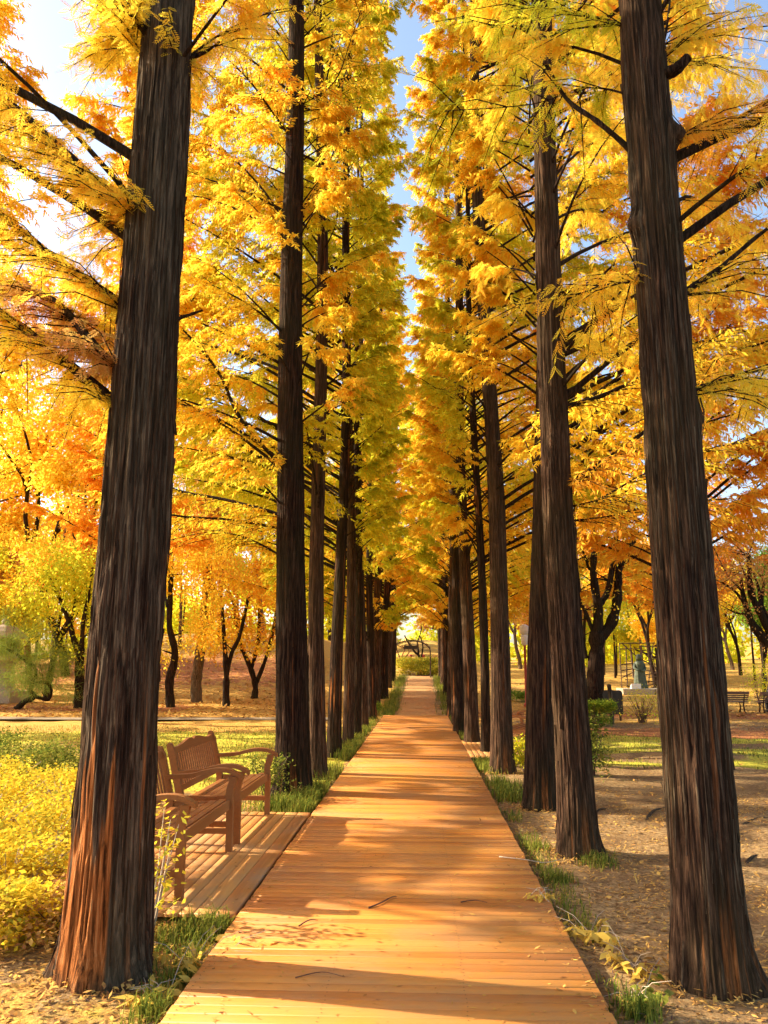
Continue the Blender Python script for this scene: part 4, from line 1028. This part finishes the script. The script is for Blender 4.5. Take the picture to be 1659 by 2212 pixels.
for lb, a, b, r in [('gnarled root breaking the soil behind the nearest right trunk', (1395, 1775), (1450, 1740), .03), ('dark root on the soil at the right edge', (1600, 1790), (1700, 1765), .035), ('short root right of the nearest right trunk', (1610, 1870), (1690, 1850), .025), ('thin root between the two nearest right trunks', (1285, 1758), (1340, 1752), .018)]:
    p, q = hit(*a), hit(*b); mm = (p+q)/2 + Vector((0, .12, .02)); twig(lb, [p-Vector((0, 0, .01)), (p*2+mm)/3+Vector((0, 0, .02)), mm-Vector((0, 0, .005)), q-Vector((0, 0, .02))], r*.7, 'bark_grey', 'root', 'root')

# ------------------------------------------------------------------ garden benches
def make_bench(label, loc, rz, group):
    """length along x (1.44 m), front towards -y; local floor z=0"""
    t = thing('garden_bench', label, 'bench', loc, rz, group); t.scale = (1, 1, .93); W = M['bench']; L = 1.44; hx = L/2
    m = MB()                                                                         # seat slats
    for i, y in enumerate((-.205, -.125, -.045, .035, .115, .19)): m.box((0, y, .425 - .012*i), (L-.02, .062, .02), None, .004)
    m.build('seat', W, t)
    MB().box((0, -.262, .395), (L-.13, .026, .085), None, .004).build('apron', W, t)
    MB().box((0, .20, .335), (L-.13, .026, .07), None, .004).build('apron', W, t)
    lean = math.radians(13)
    def bk(x, h, d=0.0): return Vector((x, .235 + (h-.40)*math.tan(lean) + d, h))      # a point of the sloping back
    m = MB()                                                                         # slats
    n = 19
    for i in range(n):
        x = -hx+.115 + (L-.23)*i/(n-1); R = Matrix.Rotation(-lean, 3, 'X'); c = (bk(x, .50)+bk(x, .80))/2
        m.box(c, (.035, .012, .33/math.cos(lean)), R, .003)
    m.build('back_slats', W, t)
    m = MB(); a, b = bk(0, .455), None
    m.box(bk(0, .475), (L-.13, .026, .055), Matrix.Rotation(-lean, 3, 'X'), .004); m.build('bottom_rail', W, t)
    prof = []                                                                        # camel-backed top rail with a notch
    K = 40
    for i in range(K+1):
        u = -1+2*i/K; h = .842 + .048*math.exp(-((abs(u)-.16)/.40)**2) + .010*sst(.75, .95, abs(u))
        if abs(u) < .08: h -= .014*(1-abs(u)/.08)
        prof.append((u*(hx-.055), float(h)))
    vs = []; fs = []
    for d in (-.014, .014):
        for x, h in prof: vs.append(bk(x, .795, d)); vs.append(bk(x, h, d))
    n2 = 2*len(prof)
    for i in range(len(prof)-1):
        a = 2*i; fs += [(a, a+2, a+3, a+1), (n2+a, n2+a+1, n2+a+3, n2+a+2), (a+1, a+3, n2+a+3, n2+a+1), (a, n2+a, n2+a+2, a+2)]
    e = 2*(len(prof)-1); fs += [(0, 1, n2+1, n2), (e, n2+e, n2+e+1, e+1)]
    MB().add(vs, fs).build('top_rail', W, t)
    for s in (-1, 1):
        x = s*(hx-.03)
        m = MB()                                                                     # back post: straight leg, leaning upper part, rounded ear
        o = [(.205, 0), (.262, 0), (.262, .40), (.262+.475*math.tan(lean), .875), (.25+.475*math.tan(lean), .895), (.222+.475*math.tan(lean), .89), (.205+.4*math.tan(lean), .82), (.205, .42)]
        m.prism(o, 0, x-.026, x+.026); m.build('leg', W, t)
        m = MB()                                                                     # front leg, S-curved above the seat
        o = [(-.30, 0), (-.25, 0), (-.245, .38), (-.236, .46), (-.240, .53), (-.262, .60), (-.262, .635), (-.325, .635), (-.318, .58), (-.300, .53), (-.290, .47), (-.300, .38)]
        m.prism(o, 0, x-.027, x+.027); m.build('leg', W, t)
        m = MB(); top = []; bot = []                                                 # curved arm
        for i in range(17):
            u = i/16; y = .275 - .64*u; h = .645 + .018*math.cos(u*PI*1.0+.4) * -1 + .032*math.sin(max(0, u-.35)/.65*PI) - .03*max(0, u-.85)/.15
            top.append((y, h+.016)); bot.append((y, h-.020))
        m.prism(top + bot[::-1], 0, x-.036, x+.036); m.build('armrest', W, t)
        MB().box((x, -.02, .17), (.026, .45, .05), None, .004).build('stretcher', W, t)
        MB().box((x, -.02, .385), (.03, .43, .07), None, .004).build('side_rail', W, t)
    return t
GB = 'brown wooden garden benches beside the boards'
b1 = make_bench('near brown garden bench on the left platform, partly hidden by the nearest trunk', (-1.86, 6.18, .06), PI/2, GB)
copy_thing(b1, (-1.86, 7.84, .06), PI/2, 'farther brown garden bench on the left platform, curved back fully in view')
copy_thing(b1, (1.98, 15.25, .06), -PI/2-.36, 'reddish garden bench standing alone on the right behind the sturdy trunk')

# ------------------------------------------------------------------ things of the right-hand lawn
def park_bench(label, x, y, rz, group, s=.86):
    t = thing('slatted_bench', label, 'bench', (x, y, tz(x, y)), rz, group, s); m = MB()
    for i in range(5): m.box((0, -.18+.09*i, .42), (1.7, .07, .03), None, .005)
    m.build('seat', M['slatbench'], t); m = MB()
    for i, h in enumerate((.50, .585, .67)): m.box((0, .25+.05*i, h), (1.7, .028, .055), None, .005)
    m.box((0, .41, .765), (1.7, .034, .11), None, .005); m.build('backrest', M['slatbench'], t)
    for sx in (-.68, .68):
        m = MB(); m.tube([(sx, .40, .76), (sx, .27, .45), (sx, .20, .30), (sx, .27, .0)], [.02, .025, .03, .035], 8); m.tube([(sx, .25, .40), (sx, -.1, .40), (sx, -.2, .38)], .022, 8); m.tube([(sx, -.18, .38), (sx, -.12, .22), (sx, -.22, .0)], [.022, .028, .035], 8)
        m.box((sx, .27, .012), (.10, .16, .024)); m.box((sx, -.22, .012), (.10, .16, .024)); m.build('leg', M['iron'], t, True)
    MB().tube([(0, .40, .76), (0, .25, .45), (0, .24, .40), (0, -.2, .395)], .014, 6).build('bracket', M['iron'], t)
    return t
PG = 'slatted benches across the lawn'
pr = hit(1612, 1540); Yb = pr.y
park_bench('slatted brown bench seen from behind, empty, right of the nearest right trunk', pr.x-.72, Yb, PI, PG)
pl = at(1638, 1540, Yb); xb2 = pl.x + .70
park_bench('slatted brown bench cut by the right picture edge with a person on it', xb2, Yb, PI, PG)

def skin_body(name, nodes, edges, mat, parent, root=0, sub=2):
    me = bpy.data.meshes.new(name); me.from_pydata([n[0] for n in nodes], edges, []); me.materials.append(mat)
    o = link(name, me, parent); mo = o.modifiers.new('skin', 'SKIN'); mo.use_smooth_shade = True
    for i, n in enumerate(nodes):
        v = me.skin_vertices[0].data[i]; v.radius = n[1]; v.use_root = (i == root)
    sm = o.modifiers.new('sub', 'SUBSURF'); sm.levels = sub; sm.render_levels = sub; return o
def seated_person(x, y, z, rz, seat=.375):
    t = thing('person', 'seated person in dark trousers resting on the right hand bench', 'person', (x, y, z), rz)
    s = seat+.09
    N = [((0, .06, s), (.15, .12)), ((0, .10, s+.16), (.14, .10)), ((0, .13, s+.36), (.17, .11)), ((0, .11, s+.50), (.10, .08)), ((0, .09, s+.57), (.052, .055)), ((0, .07, s+.64), (.055, .06)),
         ((-.10, 0, s-.01), (.085, .085)), ((-.14, -.36, s), (.062, .062)), ((-.14, -.36, s-.22), (.052, .055)), ((-.14, -.30, .09), (.036, .04)),
         ((.10, 0, s-.01), (.085, .085)), ((.12, -.38, s), (.062, .062)), ((.12, -.42, s-.22), (.052, .055)), ((.12, -.44, .09), (.036, .04)),
         ((-.20, .11, s+.46), (.055, .055)), ((-.26, .08, s+.22), (.043, .043)), ((-.18, -.12, s+.10), (.034, .034)), ((-.14, -.22, s+.09), (.022, .03)),
         ((.20, .11, s+.46), (.055, .055)), ((.26, .08, s+.22), (.043, .043)), ((.18, -.12, s+.10), (.034, .034)), ((.14, -.22, s+.09), (.022, .03))]
    E = [(0, 1), (1, 2), (2, 3), (3, 4), (4, 5), (0, 6), (6, 7), (7, 8), (8, 9), (0, 10), (10, 11), (11, 12), (12, 13), (3, 14), (14, 15), (15, 16), (16, 17), (3, 18), (18, 19), (19, 20), (20, 21)]
    base = len(N)
    for sx, k in ((-1, 17), (1, 21)):                                                # fingers and thumb resting on the thighs
        for j in range(4):
            b = len(N); dx = (j-1.5)*.018; ln = (.030, .036, .033, .026)[j]
            N += [((sx*.14+dx, -.245, s+.088), (.009, .009)), ((sx*.14+dx*1.2, -.245-ln, s+.082), (.008, .008)), ((sx*.14+dx*1.25, -.245-ln*1.8, s+.066), (.007, .007))]; E += [(k, b), (b, b+1), (b+1, b+2)]
        b = len(N); N += [((sx*.14-sx*.032, -.215, s+.085), (.010, .010)), ((sx*.14-sx*.045, -.240, s+.078), (.008, .008))]; E += [(k, b), (b, b+1)]
    skin_body('body', N, E, M['skin'], t)
    NC = [(p, (a+.012, b_+.012)) for p, (a, b_) in N[:4]] + [(N[14][0], (.068, .068)), (N[15][0], (.056, .056)), (N[16][0], (.046, .046)), (N[18][0], (.068, .068)), (N[19][0], (.056, .056)), (N[20][0], (.046, .046))]
    skin_body('coat', NC, [(0, 1), (1, 2), (2, 3), (3, 4), (4, 5), (5, 6), (3, 7), (7, 8), (8, 9)], M['coat'], t)
    NT_ = [(N[0][0], (.165, .14))] + [(N[i][0], tuple(q+.016 for q in N[i][1])) for i in (6, 7, 8, 9, 10, 11, 12, 13)]
    skin_body('trousers', NT_, [(0, 1), (1, 2), (2, 3), (3, 4), (0, 5), (5, 6), (6, 7), (7, 8)], M['cloth'], t)
    m = MB(); m.lathe([(.005, -.115), (.045, -.105), (.068, -.06), (.078, 0), (.075, .05), (.05, .095), (.005, .11)], (0, .05, s+.76), 16)
    m.tube([(0, -.02, s+.79), (0, -.045, s+.755), (0, -.02, s+.745)], [.010, .014, .012], 6); m.tube([(.075, .05, s+.78), (.083, .055, s+.755)], [.016, .010], 6); m.tube([(-.075, .05, s+.78), (-.083, .055, s+.755)], [.016, .010], 6)
    m.box((0, -.017, s+.715), (.045, .012, .010)); m.box((.03, -.02, s+.77), (.02, .012, .008)); m.box((-.03, -.02, s+.77), (.02, .012, .008)); m.build('head', M['skin'], t, True)
    MB().lathe([(.082, -.05), (.090, 0), (.088, .05), (.065, .10), (.005, .122)], (0, .075, s+.765), 16).build('hair', M['hair'], t, True)
    for sx, yy in ((-.14, -.33), (.12, -.47)):
        MB().prism([(yy+.09, 0), (yy+.09, .07), (yy+.02, .085), (yy-.12, .045), (yy-.15, .02), (yy-.15, 0)], 0, sx-.04, sx+.04).build('shoe', M['shoe'], t)
    return t
seated_person(xb2-.08, Yb+.02, tz(xb2, Yb), PI)

Ys = 45.0; sp = at(1385, 1500, Ys); sz = tz(sp.x, Ys)
def statue():
    c = U(1650, 1850, 4.74)
    x0, x1 = at(1357, 1500, Ys).x, at(1462, 1500, Ys).x
    m = MB(); m.box(((x0+x1)/2-.9, Ys, sz+.10), (x1-x0-1.8+.9, 1.6, .42), None, .02); m.box((x1-.7, Ys, sz+.09), (1.4, 1.6, .42), None, .02)
    pl = m.build('plinth', M['stone'], None); tag(pl, 'low pale stone slab under the standing statue', 'plinth')
    zt_ = sz+.31; t = thing('statue', 'green bronze statue of a tall robed standing figure', 'statue', (sp.x, Ys, zt_))
    m = MB(); segs = 40; vs = []; prof = [(0, .40), (.15, .37), (.45, .33), (.8, .29), (1.05, .24), (1.25, .27), (1.42, .25), (1.50, .15), (1.54, .08)]
    for h, r in prof:
        for k in range(segs):
            a = 2*PI*k/segs; fr = 1 + (.10*math.sin(a*9+h*2.2) + .05*math.sin(a*4-h*3))*(1-h/1.7)
            vs.append((r*fr*math.cos(a)*(1.0), r*fr*math.sin(a)*.72, h))
    n = len(prof); fs = [(i*segs+k, i*segs+(k+1) % segs, (i+1)*segs+(k+1) % segs, (i+1)*segs+k) for i in range(n-1) for k in range(segs)] + [tuple(range(segs-1, -1, -1)), tuple(range((n-1)*segs, n*segs))]
    m.add(vs, fs); m.build('robe', M['statue'], t, True)
    m = MB(); m.lathe([(.02, 0), (.09, .03), (.12, .12), (.125, .2), (.10, .28), (.03, .32)], (-.03, -.02, 1.50), 18); m.tube([(-.03, -.12, 1.68), (-.03, -.165, 1.64), (-.03, -.13, 1.62)], [.012, .02, .014], 6); m.build('head', M['statue'], t, True)
    m = MB()
    m.tube([(-.24, 0, 1.34), (-.30, -.08, 1.10), (-.18, -.26, .98), (0, -.30, 1.02)], [.075, .075, .06, .035], 10); m.tube([(.22, 0, 1.34), (.28, -.05, 1.08), (.18, -.24, .93), (.02, -.29, .96)], [.075, .075, .06, .035], 10); m.build('arms', M['statue'], t, True)
    m = MB(); m.lathe([(.125, 0), (.15, -.05), (.16, .1), (.14, .24), (.07, .30), (.01, .31)], (-.01, .03, 1.54), 18); m.build('veil', M['statue'], t, True)
    wb = at(1375, 1497, Ys-.7); m = MB(); m.prism([(-.1, 0), (.16, 0), (.16, .10), (-.1, .26)], 0, -.26, .26); o = m.build('name_stone', M['white'], None); o.location = (wb.x, Ys-.62, sz+.312); tag(o, 'small white sloped stone at the foot of the statue', 'stone')
    # rusty lattice standing behind
    cv = lambda u, v: c(u, v); Yl = Ys+1.3; ori = at(1395, 1500, Yl); ori.z = tz(ori.x, Yl)
    f = thing('metal_lattice', 'tall rusty metal lattice of crossing bars behind the statue', 'sculpture', ori)
    bars = [[(780, 165), (1500, 160)], [(780, 245), (960, 240)], [(780, 165), (820, 850)], [(870, 200), (900, 850)], [(930, 170), (1010, 850)], [(1250, 170), (1170, 850)], [(1230, 300), (1360, 830)],
            [(1060, 205), (1500, 215)], [(1500, 160), (1480, 850)], [(820, 170), (1000, 330), (1380, 560)], [(1090, 260), (1240, 290), (1340, 380)], [(1100, 280), (1220, 390), (1340, 370)],
            [(800, 460), (1100, 430), (1230, 380)], [(810, 545), (960, 520), (1200, 545)], [(820, 640), (980, 565)], [(860, 670), (1200, 690), (1480, 700)], [(880, 750), (1010, 800)],
            [(1130, 600), (1380, 570)], [(1150, 760), (1360, 700)], [(1180, 640), (1340, 620)], [(980, 240), (1000, 340), (1090, 330), (1090, 240), (980, 240)], [(880, 330), (880, 640)], [(1180, 790), (1380, 760)]]
    m = MB()
    for b in bars: m.tube([at(*cv(u, v), Yl+.05*(i % 2))-ori for i, (u, v) in enumerate(b)], .028, 6)
    m.build('bars', M['iron'], f)
    m = MB()
    for (u, v) in ((820, 850), (1010, 850), (1170, 850), (1360, 830), (1480, 850)): p = at(*cv(u, v), Yl)-ori; m.box((p.x, p.y, .02), (.2, .2, .10))
    m.build('feet', M['iron'], f)
statue()

def notice(label, px, py_base, Y, h, w_, ph, name='notice_sign'):
    p = at(px, py_base, Y); z = tz(p.x, Y); t = thing(name, label, 'sign', (p.x, Y, z))
    MB().box((0, 0, h*.5-.05), (.07, .05, h+.1), None, .006).build('post', M['iron'], t)
    m = MB(); m.box((0, -.04, h+ph/2-.05), (w_, .03, ph), None, .006); b = m.build('panel', M['panel'], t)
    m = MB()
    for s in (-1, 1): m.box((s*w_*.5, -.045, h+ph/2-.05), (.022, .045, ph+.03))
    m.box((0, -.045, h-.06), (w_, .045, .022)); m.build('frame', M['iron'], t)
    m = MB(); m.prism([(-w_*.68, h+ph-.05), (0, h+ph+.09), (w_*.68, h+ph-.05), (w_*.68, h+ph-.02), (0, h+ph+.125), (-w_*.68, h+ph-.02)], 1, -.12, .06); m.build('roof', M['board'], t)
    return t
notice('small roofed notice on a dark post left of the old forked tree', 1257, 1530, 24.0, .62, .27, .29)
p = at(1318, 1530, 23.8); t = thing('information_board', 'dark rounded board leaning behind the old forked tree', 'sign', (p.x, 23.8, tz(p.x, 23.8)), -.15)
o = []; 
for i in range(9): a = PI/2*i/8; o.append((.36-.09+.09*math.sin(a), .86-.09+.09*math.cos(a)))
o = [(-.36, .18), (-.36, .77)] + [(-.36+.09-.09*math.cos(PI/2*i/8), .77+.09*math.sin(PI/2*i/8)) for i in range(9)] + o + [(.36, .18)]
MB().prism(o, 1, -.03, .03).build('panel', M['board'], t)
for s in (-.28, .28): MB().box((s, .055, .40), (.06, .05, .88), None, .006).build('leg', M['iron'], t)
p = at(1322, 1560, 22.0); m = MB(); m.tube([(0, 0, -.05), (.02, 0, .5), (-.03, 0, 1.03)], [.06, .06, .055], 10); m.tube([(-.03, 0, 1.03), (-.03, 0, 1.05)], [.055, .03], 10)
o = m.build('wooden_stake', M['bark_grey'], None); o.location = (p.x, 22.0, tz(p.x, 22)); tag(o, 'rough wooden stake in front of the dark rounded board', 'stake')

def lamp(px, Y):
    p = at(px, 1500, Y); z = tz(p.x, Y); t = thing('park_lamp', 'white topped park lamp glimpsed right of the sturdy right trunk', 'lamp', (p.x, Y, z)); h = at(px, 1395, Y).z - z
    MB().lathe([(.10, 0), (.10, .12), (.05, .16), (.045, h), (.07, h+.02)], n=12).build('post', M['red'], t, True)
    k = (at(px, 1350, Y).z - at(px, 1395, Y).z)
    MB().lathe([(.08, 0), (.12, k*.1), (.15, k*.45), (.10, k*.5)], (0, 0, h+.02), 14).build('glass', M['white'], t, True)
    MB().lathe([(.09, k*.5), (.17, k*.56), (.17, k*.92), (.05, k)], (0, 0, h+.02), 14).build('cap', M['white'], t, True)
lamp(1137, 30.0)

def lantern():
    p = at(-4, 1525, 31.0); x = p.x; z = tz(x, 31); t = thing('stone_lantern', 'tall pale stone lantern at the left edge behind the crooked pine', 'lantern', (x, 31, z))
    MB().box((0, 0, .2), (1.75, 1.75, .46), None, .03).build('base', M['stone'], t)
    m = MB(); m.lathe([(.80, 0), (.62, .12), (.52, .35), (.50, .95), (.58, 1.1), (.70, 1.16)], (0, 0, .43), 8); m.build('pillar', M['stone'], t)
    MB().lathe([(.78, 0), (.84, .10), (.80, .22), (.6, .28)], (0, 0, 1.59), 8).build('ledge', M['stone'], t)
    m = MB()
    for sx in (-1, 1):
        for sy in (-1, 1): m.box((sx*.36, sy*.36, 2.17), (.18, .18, .60))
    m.box((0, 0, 1.92), (.84, .84, .10)); m.build('fire_box', M['stone'], t)
    MB().lathe([(.86, 0), (.84, .08), (.66, .26), (.42, .44), (.18, .52), (.05, .55)], (0, 0, 2.47), 12).build('roof', M['stone'], t)
    MB().lathe([(.12, 0), (.16, .1), (.10, .22), (.02, .3)], (0, 0, 3.0), 12).build('finial', M['stone'], t, True)
lantern()

# ------------------------------------------------------------------ arch at the end of the path
def arch():
    Y = 47.0; c = at(888, 1400, Y); z = tz(c.x, Y); t = thing('garden_arch', 'thin thorny metal arch with a hanging board at the end of the path', 'arch', (c.x, Y, z)); top = at(888, 1384, Y).z - z
    P = []; hw = 1.12
    for i in range(25):
        a = PI*i/24; P.append((-hw*math.cos(a), 0, top-.62 + .62*math.sin(a)))
    P = [(-hw, 0, -.1)] + P + [(hw, 0, -.1)]
    m = MB(); m.tube(P, .035, 8)
    rg = np.random.default_rng(4)
    for i in range(4, 23):
        a, b = Vector(P[i]), Vector(P[i+1])
        for k in range(2):
            q = a.lerp(b, rg.random()); d = (q - Vector((0, 0, top-.9))).normalized(); m.tube([q, q+d*rg.uniform(.06, .12)], [.028, .008], 5)
    m.build('hoop', M['iron'], t)
    bz = at(888, 1398, Y).z - z
    o = [(-.44, -.06), (-.40, .10), (-.1, .09), (0, .12), (.1, .09), (.40, .10), (.44, -.06), (.40, -.11), (-.40, -.11)]
    MB().prism([(a, b+bz) for a, b in o], 1, -.025, .025).build('hanging_board', M['board'], t)
    for s in (-.3, .3): MB().tube([(s, 0, bz+.09), (s, 0, top-.62+.62*math.sqrt(max(0, 1-(s/hw)**2)))], .008, 5).build('chain', M['iron'], t)
arch()
yb = 54.0; b = at(905, 1440, yb); b.z = tz(b.x, yb); cE = U(1140, 1800, 11.06)
limb_tree('forked_tree', 'dark bare forked tree framed by the arch at the end of the path', 'tree', b, [
    ([b] + line(cE, yb, [(1010, 1700), (1020, 1500)]), .14, .11),
    (line(cE, yb, [(1020, 1620), (960, 1330), (850, 1240), (740, 1080), (600, 880), (500, 680)]), .10, .04),
    (line(cE, yb, [(960, 1330), (930, 1000), (930, 880), (1020, 600), (1070, 300)]), .06, .03),
    (line(cE, yb, [(1040, 1500), (1070, 1250), (1090, 980), (1010, 720)]), .07, .03)], 'bark_dark', None, seed=601)
b = at(876, 1440, 56.0); b.z = tz(b.x, 56)
limb_tree('young_tree', 'small thin tree rising behind the rounded hedge beyond the arch', 'tree', b, [
    ([b] + line(cE, 56.0, [(390, 1560), (350, 1400), (300, 1290), (250, 1150)]), .06, .03),
    (line(cE, 56.0, [(390, 1560), (430, 1320), (500, 1150), (410, 1000)]), .05, .02),
    (line(cE, 56.0, [(440, 1570), (510, 1420), (620, 1270), (730, 1140)]), .05, .02)], 'bark_red', None, seed=602)
for i, (px, lb) in enumerate([(887, 'short red post left of the bare forked tree beyond the arch'), (915, 'short red post right of the bare forked tree beyond the arch')]):
    p = at(px, 1450, 56.5); m = MB(); m.lathe([(.10, 0), (.10, .9), (.12, .92), (.12, 1.0), (.04, 1.06)], n=12); o = m.build('bollard', M['red'], None, True); o.location = (p.x, 56.5, tz(p.x, 56.5)); tag(o, lb, 'bollard', 'red bollards beyond the arch')
print('faces', sum(len(m.polygons) for m in bpy.data.meshes))
